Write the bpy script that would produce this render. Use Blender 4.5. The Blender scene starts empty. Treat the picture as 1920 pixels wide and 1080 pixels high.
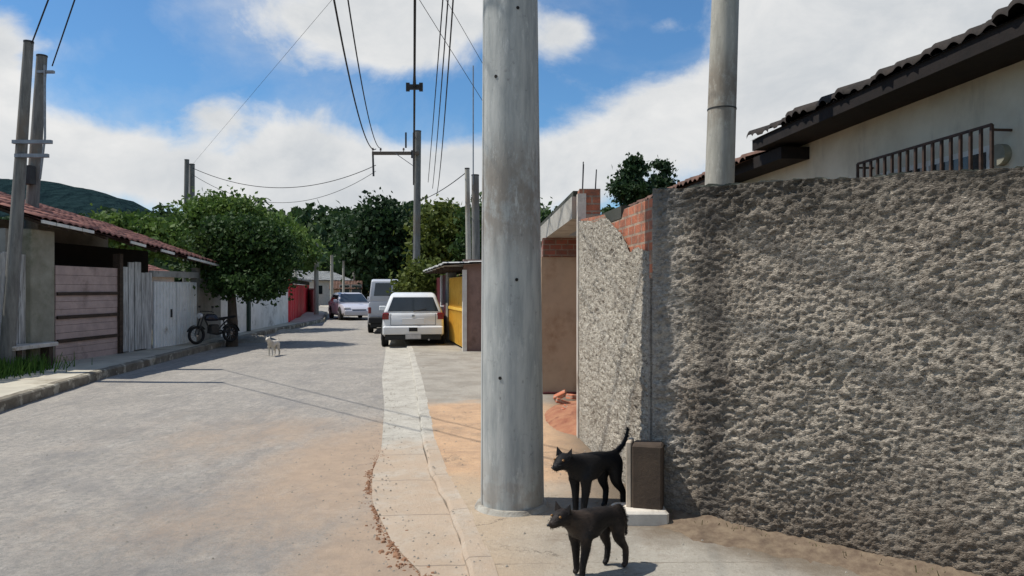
import bpy, math, random
import numpy as np
from mathutils import Vector, Matrix
random.seed(7); RNG = np.random.default_rng(7)
SC = bpy.context.scene; COL = SC.collection
R = math.radians; PI = math.pi

# ------------------------------------------------------------------ camera, world, sun, exposure
EYE = 1.55
cam = bpy.data.cameras.new('camera'); camo = bpy.data.objects.new('camera', cam); COL.objects.link(camo)
camo.location = (0, 0, EYE); camo.rotation_euler = (R(90), 0, 0)
cam.sensor_width = 36; cam.lens = 36 * 1000 / 1392; cam.shift_x = -4 / 1392; cam.shift_y = 1 / 1392; cam.clip_start = .05; cam.clip_end = 6000
SC.camera = camo
SC.view_settings.view_transform = 'Standard'; SC.view_settings.look = 'None'
SC.view_settings.gamma = 1; SC.view_settings.exposure = 0.0
SUN_EL, SUN_DIR = R(60), Vector((1, -.06))        # light travels towards +x, straight across the street
sdx, sdy = SUN_DIR.normalized()
sl = bpy.data.lights.new('sun', 'SUN'); sl.energy = 4.8; sl.angle = R(.5); sl.color = (1, .95, .87)
so = bpy.data.objects.new('sun', sl); COL.objects.link(so)
ldir = Vector((sdx * math.cos(SUN_EL), sdy * math.cos(SUN_EL), -math.sin(SUN_EL)))
so.rotation_euler = ldir.to_track_quat('-Z', 'Y').to_euler(); so.location = (-20, -10, 30)

def px(x, y, d):
    """photo pixel (1920 wide) + distance -> point"""
    return Vector(((x - 960) / 1000 * d, d, EYE + (540 - y) / 1000 * d))
def gp(x, y, z=0.0):
    d = (EYE - z) * 1000 / (y - 540)
    return Vector(((x - 960) / 1000 * d, d, z))

W = bpy.data.worlds.new('World'); SC.world = W; W.use_nodes = True
nt = W.node_tree; N = nt.nodes; L = nt.links
bg = N['Background']; bg.inputs['Strength'].default_value = .12
sky = N.new('ShaderNodeTexSky'); sky.sky_type = 'NISHITA'; sky.sun_disc = False
sky.sun_elevation = SUN_EL; sky.sun_rotation = math.atan2(-sdx, -sdy)
sky.air_density = 1.0; sky.dust_density = .3; sky.ozone_density = 2.5
def wm(op, a, b=None, c=None, clamp=False):
    n = N.new('ShaderNodeMath'); n.operation = op; n.use_clamp = clamp
    for i, v in enumerate((a, b, c)):
        if v is None: continue
        if hasattr(v, 'links'): L.new(v, n.inputs[i])
        else: n.inputs[i].default_value = v
    return n.outputs[0]
tc = N.new('ShaderNodeTexCoord'); sp = N.new('ShaderNodeSeparateXYZ'); L.new(tc.outputs['Generated'], sp.inputs[0])
az = wm('ARCTAN2', sp.outputs[0], sp.outputs[1]); el = wm('ARCSINE', sp.outputs[2])
cmb = N.new('ShaderNodeCombineXYZ'); L.new(az, cmb.inputs[0]); L.new(wm('MULTIPLY', el, 1.35), cmb.inputs[1])
def wnoise(scale, detail, rough, off=0.0, dist=0.0, vec=None):
    m = N.new('ShaderNodeMapping'); m.inputs['Location'].default_value = (off, off * .7, off)
    L.new(vec or cmb.outputs[0], m.inputs[0])
    n = N.new('ShaderNodeTexNoise'); n.inputs['Scale'].default_value = scale; n.inputs['Detail'].default_value = detail
    n.inputs['Roughness'].default_value = rough; n.inputs['Distortion'].default_value = dist
    L.new(m.outputs[0], n.inputs['Vector']); return n.outputs['Fac']
blobs = [  # azimuth, elevation (from the photograph's directions), radii, weight
    (430, 375, 190, 52, 1.0), (665, 350, 75, 62, .75), (550, 300, 40, 26, .45), (330, 345, 110, 45, .5), (735, 182, 150, 50, 1.0), (850, 150, 110, 75, .8),
    (560, 110, 60, 20, .2),
    (255, 230, 48, 75, 1.0), (345, 212, 42, 17, .45), (870, 400, 140, 60, .9), (1025, 195, 42, 26, .85), (1150, 185, 40, 12, .3),
    (1170, 300, 88, 44, .95), (1345, 260, 92, 130, 1.2), (1040, 372, 130, 52, 1.0), (1480, 170, 190, 150, 1.2),
    (720, 410, 160, 40, .6), (670, 445, 130, 40, .8), (120, 400, 160, 90, .9), (60, 120, 110, 60, .6), (1750, 120, 200, 200, 1.0), (960, 30, 130, 30, .5)]
tot = None
for (bx, by, rx, ry, w) in blobs:
    u, v = (bx - 960) / 1000, (540 - by) / 1000
    a0 = math.atan2(u, 1); e0 = math.atan2(v, math.hypot(u, 1)); k = math.cos(a0)
    ra = rx / 1000 * k * k; re = ry / 1000 * k
    dx = wm('DIVIDE', wm('SUBTRACT', az, a0), ra); dy = wm('DIVIDE', wm('SUBTRACT', el, e0), re)
    dd = wm('ADD', wm('MULTIPLY', dx, dx), wm('MULTIPLY', dy, dy))
    g = wm('MULTIPLY', wm('EXPONENT', wm('MULTIPLY', dd, -.8)), w)
    tot = g if tot is None else wm('ADD', tot, g)
# elsewhere round the sky: loose cumulus from noise
back = wm('MULTIPLY', wm('SUBTRACT', wm('ABSOLUTE', az), 1.0), 2.0, clamp=True)
tot = wm('ADD', wm('MINIMUM', tot, 1.15), wm('MULTIPLY', back, wm('MULTIPLY', wnoise(2.2, 4, .5, 3.1), .9)))
det = wnoise(5.5, 10, .62, 1.7, .35); det2 = wnoise(17, 8, .6, 5.1, .2)
fld = wm('ADD', tot, wm('ADD', wm('MULTIPLY', wm('SUBTRACT', det, .5), 1.5), wm('MULTIPLY', wm('SUBTRACT', det2, .5), .5)))
mr = N.new('ShaderNodeMapRange'); mr.interpolation_type = 'SMOOTHSTEP'; L.new(fld, mr.inputs[0])
mr.inputs[1].default_value = .30; mr.inputs[2].default_value = .86
veil = wm('MULTIPLY', wm('SUBTRACT', wnoise(3.2, 9, .62, 12.3, .6), .44), 1.9, clamp=True)
mask = wm('MAXIMUM', mr.outputs[0], wm('MULTIPLY', wm('MINIMUM', veil, .38), wm('MULTIPLY', fld, 2.2, clamp=True)))
sh = N.new('ShaderNodeMapRange'); L.new(wm('ADD', wnoise(6.5, 6, .6, 9.4, .4), wm('MULTIPLY', fld, .12)), sh.inputs[0])
sh.inputs[1].default_value = .42; sh.inputs[2].default_value = .78
ccol = N.new('ShaderNodeMix'); ccol.data_type = 'RGBA'; L.new(sh.outputs[0], ccol.inputs[0])
ccol.inputs[6].default_value = (7.0, 7.0, 6.95, 1); ccol.inputs[7].default_value = (5.1, 5.35, 5.6, 1)
tint = N.new('ShaderNodeMix'); tint.data_type = 'RGBA'; tint.blend_type = 'MULTIPLY'; tint.inputs[0].default_value = 1
L.new(sky.outputs[0], tint.inputs[6]); tint.inputs[7].default_value = (.56, .86, 1.05, 1)
mix = N.new('ShaderNodeMix'); mix.data_type = 'RGBA'; L.new(mask, mix.inputs[0]); L.new(tint.outputs[2], mix.inputs[6]); L.new(ccol.outputs[2], mix.inputs[7])
L.new(mix.outputs[2], bg.inputs['Color'])

# ------------------------------------------------------------------ materials
class NT:
    def __init__(s, name):
        s.m = bpy.data.materials.new(name); s.m.use_nodes = True; s.n = s.m.node_tree.nodes; s.l = s.m.node_tree.links
        s.b = s.n['Principled BSDF']; s.tc = s.n.new('ShaderNodeTexCoord'); s.obj = s.tc.outputs['Object']
    def put(s, sock, v):
        if hasattr(v, 'links'): s.l.new(v, sock)
        elif isinstance(v, (tuple, list)) and len(v) == 3 and len(sock.default_value) == 4: sock.default_value = (*v, 1)
        else: sock.default_value = v
    def math(s, op, a, b=None, clamp=False, c=None):
        n = s.n.new('ShaderNodeMath'); n.operation = op; n.use_clamp = clamp
        s.put(n.inputs[0], a)
        if b is not None: s.put(n.inputs[1], b)
        if c is not None: s.put(n.inputs[2], c)
        return n.outputs[0]
    def map(s, scale=(1, 1, 1), loc=(0, 0, 0), rot=(0, 0, 0), vec=None):
        n = s.n.new('ShaderNodeMapping'); s.l.new(vec or s.obj, n.inputs[0])
        n.inputs['Scale'].default_value = scale; n.inputs['Location'].default_value = loc; n.inputs['Rotation'].default_value = rot
        return n.outputs[0]
    def noise(s, scale, detail=5, rough=.6, vec=None, dist=0):
        n = s.n.new('ShaderNodeTexNoise'); n.inputs['Scale'].default_value = scale; n.inputs['Detail'].default_value = detail
        n.inputs['Roughness'].default_value = rough; n.inputs['Distortion'].default_value = dist
        s.l.new(vec or s.obj, n.inputs['Vector']); return n.outputs['Fac']
    def vor(s, scale, feature='F1', vec=None, out='Distance'):
        n = s.n.new('ShaderNodeTexVoronoi'); n.feature = feature; n.inputs['Scale'].default_value = scale
        s.l.new(vec or s.obj, n.inputs['Vector']); return n.outputs[out]
    def ramp(s, v, lo, hi, a=0.0, b=1.0, smooth=True):
        n = s.n.new('ShaderNodeMapRange'); n.interpolation_type = 'SMOOTHSTEP' if smooth else 'LINEAR'
        s.l.new(v, n.inputs[0]); n.inputs[1].default_value = lo; n.inputs[2].default_value = hi
        n.inputs[3].default_value = a; n.inputs[4].default_value = b; return n.outputs[0]
    def mix(s, f, a, b, blend='MIX'):
        n = s.n.new('ShaderNodeMix'); n.data_type = 'RGBA'; n.blend_type = blend
        s.put(n.inputs[0], f); s.put(n.inputs[6], a); s.put(n.inputs[7], b); return n.outputs[2]
    def xyz(s, vec=None):
        n = s.n.new('ShaderNodeSeparateXYZ'); s.l.new(vec or s.obj, n.inputs[0]); return n.outputs
    def comb(s, x, y, z=0.0):
        n = s.n.new('ShaderNodeCombineXYZ'); s.put(n.inputs[0], x); s.put(n.inputs[1], y); s.put(n.inputs[2], z); return n.outputs[0]
    def bump(s, h, strength=.5, dist=.01, normal=None):
        n = s.n.new('ShaderNodeBump'); n.inputs['Strength'].default_value = strength; n.inputs['Distance'].default_value = dist
        s.l.new(h, n.inputs['Height'])
        if normal: s.l.new(normal, n.inputs['Normal'])
        s.l.new(n.outputs[0], s.b.inputs['Normal']); return n.outputs[0]
    def done(s, color, rough=.85, metal=0.0, spec=.3):
        s.put(s.b.inputs['Base Color'], color); s.put(s.b.inputs['Roughness'], rough)
        s.b.inputs['Metallic'].default_value = metal; s.b.inputs['Specular IOR Level'].default_value = spec
        return s.m
MATS = {}
def wea(name, c1, c2=None, scale=3, rough=.85, bump=.35, bscale=60, bdist=.006, grime=None, gscale=1.2, glo=.5, ghi=.7, metal=0.0, spec=.3, stretch=(1, 1, 1)):
    if name in MATS: return MATS[name]
    t = NT(name); c2 = c2 or tuple(x * .72 for x in c1)
    v = t.map(stretch)
    col = t.mix(t.ramp(t.noise(scale, 6, .65, v), .3, .7), c1, c2)
    if grime: col = t.mix(t.ramp(t.noise(gscale, 8, .7, t.map(stretch, (3, 5, 1))), glo, ghi), col, grime)
    if bump: t.bump(t.noise(bscale, 4, .7), bump, bdist)
    MATS[name] = t.done(col, rough, metal, spec); return MATS[name]

M = {}
M['concrete'] = wea('old_concrete', (.36, .35, .32), (.25, .245, .225), 4, grime=(.13, .125, .11), gscale=2.2, glo=.55, ghi=.8)
M['pole_concrete'] = None
def pole_mat(name, top, tint2, moss):
    t = NT(name); z = t.xyz()[2]
    v = t.map((6, 6, .8)); n1 = t.noise(3, 7, .65, v)
    col = t.mix(t.ramp(n1, .35, .7), top, tint2)
    # brown lichen band around head height and mottling
    bm = t.math('MULTIPLY', t.ramp(t.noise(7, 6, .7, t.map((1, 1, .6))), .36, .56), t.ramp(t.math('ABSOLUTE', t.math('SUBTRACT', z, moss)), .55, .1))
    col = t.mix(t.math('MULTIPLY', bm, .6), col, (.17, .125, .085))
    col = t.mix(t.ramp(t.vor(9, vec=t.map((1, 1, .5))), .0, .09, .75, 0), col, (.08, .075, .07))
    col = t.mix(t.math('MULTIPLY', t.ramp(t.noise(14, 6, .8, t.map((1, 1, .25))), .55, .68), .5), col, tuple(min(1, x * 1.5) for x in top))
    col = t.mix(t.ramp(t.noise(22, 4, .6), .6, .75, 0, .5), col, (.16, .16, .15))
    low = t.math('MULTIPLY', t.ramp(z, .5, .0), t.ramp(t.noise(9, 5, .6), .4, .6))
    col = t.mix(t.math('MULTIPLY', low, .45), col, (.26, .21, .16))
    n2 = t.vor(26, vec=t.map((1, 1, .7))); pit = t.ramp(n2, .0, .12)
    t.bump(t.math('ADD', t.math('MULTIPLY', pit, .5), t.noise(45, 5, .7, t.map((1, 1, .35)))), .5, .006)
    return t.done(col, .85)
M['eye_amber'] = NT('amber_eye').done((.25, .12, .03), .08, 0, .7)
M['pole_near'] = pole_mat('pole_concrete_grey', (.43, .435, .41), (.29, .305, .295), 2.1)
M['pole_pale'] = pole_mat('pole_concrete_pale', (.42, .40, .34), (.31, .295, .25), 3.6)
M['pole_far'] = pole_mat('pole_concrete_weathered', (.2, .197, .18), (.12, .117, .108), 4.0)
M['metal_dark'] = wea('dark_metal', (.045, .045, .045), (.03, .028, .026), 9, .55, .15, 80, metal=.3)
M['galv'] = wea('galvanised_steel', (.30, .31, .32), (.2, .2, .21), 8, .5, .1, metal=.7, grime=(.22, .12, .06), gscale=5, glo=.6, ghi=.8)
M['wire'] = wea('cable_rubber', (.03, .03, .032), None, 5, .7, 0)
M['porcelain'] = wea('brown_porcelain', (.10, .05, .03), None, 5, .25, 0, spec=.5)
M['wood'] = wea('weathered_wood', (.20, .155, .115), (.11, .085, .065), 5, .8, .6, 40, stretch=(5, 5, .5))
M['black_wood'] = wea('near_black_wood', (.018, .013, .011), (.010, .008, .007), 6, .9, .5, 40)  # near-black colour deepens the shade under the eaves
M['wood_dark'] = wea('dark_old_wood', (.075, .05, .035), (.035, .025, .018), 6, .85, .6, 40, stretch=(1, 4, 4))
M['cream'] = None
t = NT('cream_render_wall'); z = t.xyz()[2]
c = t.mix(t.ramp(t.noise(1.6, 7, .65), .35, .7), (.62, .57, .45), (.5, .45, .345))
c = t.mix(t.math('MULTIPLY', t.ramp(t.noise(2.5, 7, .7, t.map((1, 1, .25))), .5, .72), .55), c, (.28, .25, .2))
t.bump(t.noise(45, 5, .6), .3, .005); M['cream'] = t.done(c, .9)
M['white_wall'] = wea('whitewashed_wall', (.82, .80, .75), (.66, .64, .58), 1.7, grime=(.2, .185, .16), gscale=1.3, glo=.52, ghi=.78)
M['grey_wall'] = wea('bare_render_wall', (.3, .29, .26), (.2, .195, .17), 2, grime=(.1, .1, .085), gscale=1.6, glo=.5, ghi=.75)
M['pillar_render'] = wea('mossy_render', (.33, .315, .25), (.22, .21, .16), 2.4, grime=(.11, .12, .06), gscale=1.5, glo=.48, ghi=.72)
M['ochre'] = wea('ochre_plaster', (.47, .33, .22), (.37, .265, .18), 1.8, grime=(.28, .17, .1), gscale=1.5, glo=.5, ghi=.75)
M['pinkbrown'] = wea('pink_brown_plaster', (.34, .23, .19), (.24, .165, .135), 2.2, grime=(.15, .1, .08), gscale=2, glo=.5, ghi=.75)
M['pinkgate'] = wea('dusty_pink_boards', (.50, .375, .335), (.37, .28, .25), 3, .6, .25, 50, grime=(.14, .1, .08), gscale=1.7, glo=.55, ghi=.8)
M['whitegate'] = wea('white_painted_metal', (.78, .79, .77), (.64, .65, .63), 3, .5, .2, 40, grime=(.26, .2, .15), gscale=2.2, glo=.56, ghi=.75)
M['greyboard'] = wea('greyed_boards', (.62, .62, .59), (.24, .235, .22), 3, .8, .5, 45, stretch=(7, 7, .6), grime=(.09, .085, .08), gscale=2.4, glo=.55, ghi=.7)
M['redgate'] = wea('red_painted_metal', (.78, .045, .06), (.6, .035, .05), 3, .45, .15, 40, grime=(.15, .02, .02), gscale=2, glo=.55, ghi=.8)
M['yellowgate'] = wea('yellow_painted_metal', (.85, .55, .1), (.74, .44, .07), 3, .5, .15, 40, grime=(.3, .18, .06), gscale=2, glo=.55, ghi=.8)
M['maroon'] = wea('maroon_paint', (.11, .02, .025), (.07, .015, .018), 3, .5, .15)
M['whitepaint'] = wea('white_paint', (.74, .72, .66), (.6, .58, .52), 4, .6, .2)
M['tile_red'] = wea('red_clay_tile', (.36, .155, .115), (.25, .12, .095), 5, .85, .4, 40, grime=(.12, .08, .065), gscale=2.6, glo=.54, ghi=.72)
M['tile_old'] = wea('blackened_clay_tile', (.05, .04, .034), (.028, .023, .02), 6, .9, .5, 40, grime=(.014, .013, .012), gscale=3, glo=.45, ghi=.7)
M['tile_brown'] = wea('brown_clay_tile', (.2, .11, .08), (.1, .06, .045), 6, .9, .5, 40, grime=(.04, .03, .026), gscale=3, glo=.5, ghi=.7)
M['fibre'] = wea('fibre_cement_sheet', (.42, .42, .4), (.3, .3, .28), 3, .85, .3, grime=(.15, .145, .13), gscale=2)
M['slab'] = wea('roof_slab_concrete', (.42, .40, .35), (.3, .285, .25), 3, .9, .5, 40, grime=(.17, .16, .13), gscale=2.4, glo=.5, ghi=.75)
M['moss'] = wea('blackened_concrete_top', (.07, .07, .06), (.045, .05, .035), 5, .95, .5)
M['tanblock'] = wea('tan_render', (.5, .42, .33), (.36, .3, .23), 6, .9, .5, 50, grime=(.16, .12, .09), gscale=4)
M['brownpost'] = wea('dark_brown_concrete', (.085, .06, .042), (.05, .037, .028), 5, .9, .5, 50)
M['palestone'] = wea('pale_concrete', (.68, .63, .55), (.5, .46, .4), 6, .9, .4, 50, grime=(.3, .24, .18), gscale=6)
M['bark'] = wea('bark', (.10, .078, .06), (.055, .045, .035), 8, .95, .8, 25, .02, stretch=(1, 1, .3))
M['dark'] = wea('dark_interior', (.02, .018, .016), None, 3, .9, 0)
M['glass'] = NT('dark_glass').done((.02, .026, .03), .08, 0, .6)
M['glass_car'] = wea('car_glass', (.025, .033, .038), (.015, .02, .024), 2, .07, 0, spec=.7)
M['tyre'] = wea('tyre_rubber', (.02, .02, .02), None, 20, .9, .2)
M['rim'] = wea('wheel_rim', (.35, .35, .36), None, 10, .35, 0, metal=.8)
M['black_plastic'] = wea('black_plastic', (.022, .022, .022), None, 15, .6, .1)
def paint(name, c, rough=.28):
    t = NT(name); col = t.mix(t.ramp(t.noise(2.5, 5, .6), .4, .75, 0, .35), c, tuple(x * .8 for x in c))
    col = t.mix(t.ramp(t.xyz()[2], .55, .15, 0, .45), col, (.3, .24, .17))
    t.b.inputs['Coat Weight'].default_value = .5; return t.done(col, rough, 0, .5)
M['car_white'] = paint('white_car_paint', (.74, .75, .75)); M['car_grey'] = paint('grey_van_paint', (.5, .51, .54)); M['car_silver'] = paint('silver_car_paint', (.52, .52, .57))
M['lens_red'] = wea('red_lens', (.22, .012, .012), None, 9, .15, 0, spec=.6)
M['lens_clear'] = wea('clear_lens', (.6, .6, .6), None, 9, .1, 0, spec=.6)
M['plate'] = wea('number_plate', (.5, .5, .5), None, 9, .4, 0)
M['fur_black'] = None
def fur(name, c1, c2):
    t = NT(name); v = t.map((3, 9, 9))
    col = t.mix(t.ramp(t.noise(5, 5, .6), .4, .7), c1, c2)
    t.bump(t.noise(60, 5, .7, t.map((.35, 1, 1))), .8, .006)
    return t.done(col, .55, 0, .2)
M['fur_black'] = fur('black_fur', (.007, .007, .008), (.012, .011, .011)); M['fur_brown'] = fur('dark_brown_fur', (.009, .0075, .007), (.05, .036, .028))
M['eye'] = NT('eye').done((.015, .01, .006), .05, 0, .7); M['nose'] = NT('nose').done((.01, .01, .01), .3, 0, .5)
M['collar'] = wea('collar', (.3, .05, .04), None, 5, .6, 0)

def brick_mat(name, c1, c2, mortar):
    t = NT(name); o = t.xyz(); v = t.comb(t.math('ADD', o[0], o[1]), o[2])
    n = t.n.new('ShaderNodeTexBrick'); t.l.new(v, n.inputs['Vector']); n.inputs['Scale'].default_value = 1
    n.inputs['Brick Width'].default_value = .17; n.inputs['Row Height'].default_value = .075; n.inputs['Mortar Size'].default_value = .009; n.inputs['Bias'].default_value = .1
    n.inputs['Color1'].default_value = (*c1, 1); n.inputs['Color2'].default_value = (*c2, 1); n.inputs['Mortar'].default_value = (*mortar, 1)
    col = t.mix(t.ramp(t.noise(6, 8, .8), .42, .66, 0, .8), n.outputs['Color'], (.15, .095, .07))
    t.bump(t.math('ADD', t.math('MULTIPLY', n.outputs['Fac'], -.7), t.noise(35, 5, .7)), .7, .012)
    return t.done(col, .9)
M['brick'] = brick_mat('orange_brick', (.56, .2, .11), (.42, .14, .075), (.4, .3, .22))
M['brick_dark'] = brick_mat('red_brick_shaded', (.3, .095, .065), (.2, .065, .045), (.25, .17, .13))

def leafmat(name, c1, c2, scale=1.2):
    t = NT(name)
    col = t.mix(t.ramp(t.noise(scale, 4, .6), .32, .68), c1, c2)
    col = t.mix(t.ramp(t.noise(scale * 9, 3, .6), .35, .75, 0, .6), col, tuple(x * .5 for x in c1))
    d = t.b; tr = t.n.new('ShaderNodeBsdfTranslucent'); mx = t.n.new('ShaderNodeMixShader'); mx.inputs[0].default_value = .3
    t.l.new(col, tr.inputs[0]); t.done(col, .65, 0, .25); t.l.new(d.outputs[0], mx.inputs[1]); t.l.new(tr.outputs[0], mx.inputs[2])
    t.l.new(mx.outputs[0], t.n['Material Output'].inputs[0]); return t.m
M['leaf_dark'] = leafmat('leaf_dark_green', (.03, .066, .018), (.06, .11, .026))
M['leaf_mid'] = leafmat('leaf_mid_green', (.075, .14, .028), (.13, .2, .042))
M['leaf_olive'] = leafmat('leaf_olive', (.085, .115, .02), (.14, .17, .035))
M['leaf_conifer'] = leafmat('leaf_blackish_green', (.02, .045, .018), (.035, .07, .022))
M['leaf_wood'] = leafmat('leaf_far_wood', (.028, .062, .022), (.062, .10, .03), .16)
M['grass'] = leafmat('grass_blades', (.06, .14, .02), (.10, .2, .035), 3)
t = NT('hill_forest'); n1 = t.noise(.05, 9, .85); n2 = t.vor(.16)
c = t.mix(t.ramp(t.math('ADD', n1, t.math('MULTIPLY', n2, -.25)), .2, .5), (.018, .036, .042), (.026, .052, .055)); t.bump(t.math('ADD', n1, n2), 1, 6); M['hill'] = t.done(c, 1, 0, .0)
t = NT('ground_earth'); c = t.mix(t.ramp(t.noise(.6, 8, .7), .4, .6), (.10, .11, .045), (.22, .15, .09)); t.bump(t.noise(3, 8, .7), .5, .05); M['ground'] = t.done(c, 1, 0, .1)

# road: worn pale asphalt with orange dust drifting in from the gutter
t = NT('worn_road'); o = t.xyz(); X, Y = o[0], o[1]
c = t.mix(t.ramp(t.noise(.8, 7, .65), .35, .65), (.40, .362, .31), (.32, .292, .252))
c = t.mix(t.ramp(t.noise(9, 6, .7, t.map((1, .35, 1))), .45, .75, 0, .5), c, (.19, .19, .185))
c = t.mix(t.ramp(t.noise(70, 5, .85), .5, .66, 0, .75), c, (.14, .137, .13))
c = t.mix(t.ramp(t.noise(48, 5, .85, t.map((1, 1, 1), (6, 2, 0))), .56, .68, 0, .6), c, (.44, .43, .40))
c = t.mix(t.ramp(t.noise(15, 7, .85), .46, .60, 0, .62), c, (.18, .175, .165))
c = t.mix(t.ramp(t.noise(21, 7, .85, t.map((1, 1, 1), (1, 6, 0))), .54, .68, 0, .4), c, (.42, .40, .365))
c = t.mix(t.ramp(t.noise(5.5, 9, .8, t.map((1, .5, 1), rot=(0, 0, .2))), .44, .62, 0, .42), c, (.215, .205, .19))
c = t.mix(t.ramp(t.noise(4.2, 9, .8, t.map((1, .45, 1), (3, 1, 0), (0, 0, .2))), .53, .68, 0, .45), c, (.5, .465, .41))
trk = t.math('SINE', t.math('MULTIPLY', t.math('ADD', X, t.math('ADD', t.math('MULTIPLY', Y, .165), t.math('MULTIPLY', t.noise(.7, 4, .6), .7))), 4.2))
c = t.mix(t.math('MULTIPLY', t.ramp(trk, .35, 1.0), t.ramp(t.noise(2.4, 7, .7, t.map((3, .5, 1))), .42, .62, 0, .35)), c, (.17, .165, .16))
c = t.mix(t.ramp(t.noise(.55, 7, .6, t.map((1, 1, 1), (8, 3, 0)), 0), .57, .60, 0, .28), c, (.19, .185, .18))
c = t.mix(t.ramp(t.vor(85), .0, .22, .55, 0), c, (.5, .48, .45))
def blobm(cx, cy, rx, ry):
    a = t.math('DIVIDE', t.math('SUBTRACT', X, cx), rx); b = t.math('DIVIDE', t.math('SUBTRACT', Y, cy), ry)
    return t.math('EXPONENT', t.math('MULTIPLY', t.math('ADD', t.math('MULTIPLY', a, a), t.math('MULTIPLY', b, b)), -1.0))
dust = t.math('MAXIMUM', t.math('MAXIMUM', t.math('MULTIPLY', blobm(-1.35, 6.6, .95, 2.2), 1.25), t.math('MULTIPLY', blobm(-.75, 4.4, .55, 1.5), 1.25)), t.math('MULTIPLY', blobm(-2.7, 7.8, 1.3, 1.4), .62))
dust = t.math('MAXIMUM', dust, t.math('MULTIPLY', blobm(-2.1, 4.9, 1.5, .9), .45))
dn = t.math('ADD', dust, t.math('ADD', t.math('MULTIPLY', t.math('SUBTRACT', t.noise(1.6, 10, .78, t.map((1, .55, 1), rot=(0, 0, .25))), .5), 1.5), t.math('MULTIPLY', t.math('SUBTRACT', t.noise(38, 5, .75), .5), .9)))
c = t.mix(t.ramp(dn, .1, 1.05, 0, .8), c, t.mix(t.ramp(t.noise(5, 8, .75), .35, .7), (.44, .32, .22), (.35, .26, .185)))
# long hairline joints
cr = t.vor(.42, 'DISTANCE_TO_EDGE', t.map((1, .55, 1), vec=None)); 
c = t.mix(t.math('MULTIPLY', t.ramp(cr, .0, .005, .4, 0), t.ramp(t.noise(.9, 5, .6, t.map((1, 1, 1), (3, 9, 1))), .48, .62)), c, (.13, .125, .12))
t.bump(t.math('ADD', t.noise(60, 6, .85), t.math('MULTIPLY', t.noise(6, 5, .6), 1.5)), .9, .011); M['road'] = t.done(c, .93, 0, .2)

# right pavement: concrete / orange soil / pale slab
t = NT('pavement_right_dusty'); o = t.xyz(); X, Y = o[0], o[1]
c = t.mix(t.ramp(t.noise(1.6, 8, .7), .35, .68), (.36, .335, .285), (.26, .238, .2))
c = t.mix(t.ramp(t.noise(60, 4, .7), .5, .75, 0, .5), c, (.24, .215, .18))
wn = t.math('MULTIPLY', t.math('SUBTRACT', t.noise(1.1, 6, .65), .5), 2.2)
yy = t.math('ADD', Y, wn)
so1 = t.math('MULTIPLY', t.ramp(yy, 5.0, 6.2), t.ramp(yy, 10.0, 9.2))
soil = t.mix(t.ramp(t.noise(4, 7, .7), .35, .7), (.56, .36, .21), (.42, .27, .165))
c = t.mix(t.math('MULTIPLY', so1, .9), c, soil)
near = t.math('MULTIPLY', t.ramp(t.math('ADD', X, t.math('MULTIPLY', wn, .3)), .55, -.3), t.ramp(yy, 6.6, 5.2))
c = t.mix(t.math('MULTIPLY', near, .75), c, (.44, .33, .22))
c = t.mix(t.ramp(t.noise(1.5, 9, .8, t.map((1, 1, 1), (4, 2, 0))), .52, .68, 0, .6), c, (.2, .155, .115))
c = t.mix(t.ramp(t.noise(33, 6, .85), .52, .66, 0, .65), c, (.2, .17, .135))
c = t.mix(t.ramp(t.noise(26, 6, .85, t.map((1, 1, 1), (2, 7, 0))), .56, .68, 0, .5), c, (.55, .5, .43))
ck = t.vor(.9, 'DISTANCE_TO_EDGE', t.n and t.comb(t.math('ADD', X, t.math('MULTIPLY', t.noise(3, 6, .7), .5)), t.math('ADD', t.math('MULTIPLY', Y, .7), t.math('MULTIPLY', t.noise(2.6, 6, .7, t.map((1, 1, 1), (5, 5, 0))), .5))))
c = t.mix(t.math('MULTIPLY', t.ramp(ck, .007, .0), t.ramp(t.noise(.8, 3, .5, t.map((1, 1, 1), (2, 2, 9))), .47, .56)), c, (.11, .09, .07))
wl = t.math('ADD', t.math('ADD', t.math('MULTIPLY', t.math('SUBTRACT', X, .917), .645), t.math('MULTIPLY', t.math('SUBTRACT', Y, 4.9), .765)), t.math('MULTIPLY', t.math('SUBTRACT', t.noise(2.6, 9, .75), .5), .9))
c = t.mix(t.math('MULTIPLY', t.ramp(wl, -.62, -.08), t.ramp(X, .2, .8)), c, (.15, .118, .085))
jy = t.math('ABSOLUTE', t.math('SUBTRACT', t.math('FRACT', t.math('MULTIPLY', t.math('ADD', Y, t.math('MULTIPLY', t.noise(1.2, 6, .7), .12)), .37)), .5))
c = t.mix(t.math('MULTIPLY', t.ramp(jy, .0035, .0), t.ramp(t.noise(1.7, 4, .6, t.map((1, 1, 1), (7, 1, 3))), .4, .6)), c, (.14, .115, .09))
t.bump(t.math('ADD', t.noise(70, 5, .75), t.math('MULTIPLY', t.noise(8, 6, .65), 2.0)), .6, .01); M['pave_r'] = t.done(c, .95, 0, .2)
M['pave_l'] = wea('pavement_left_concrete', (.52, .48, .385), (.4, .37, .3), 1.5, .93, .5, 60, grime=(.26, .22, .16), gscale=1.3, glo=.5, ghi=.75)
t = NT('dusty_gutter'); o = t.xyz()
c = t.mix(t.ramp(t.noise(3, 7, .7), .35, .7), (.50, .475, .41), (.36, .335, .285))
c = t.mix(t.ramp(t.noise(30, 6, .85), .5, .66, 0, .7), c, (.2, .17, .14))
du = t.math('ADD', t.math('MULTIPLY', t.ramp(o[1], 8.2, 6.6), .5), t.noise(2.4, 8, .75))
c = t.mix(t.ramp(du, .62, 1.1, 0, .8), c, (.45, .335, .235))
jy = t.math('ABSOLUTE', t.math('SUBTRACT', t.math('FRACT', t.math('MULTIPLY', o[1], 1.1)), .5)); c = t.mix(t.ramp(jy, .012, .0, 0, .7), c, (.14, .12, .1))
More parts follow.
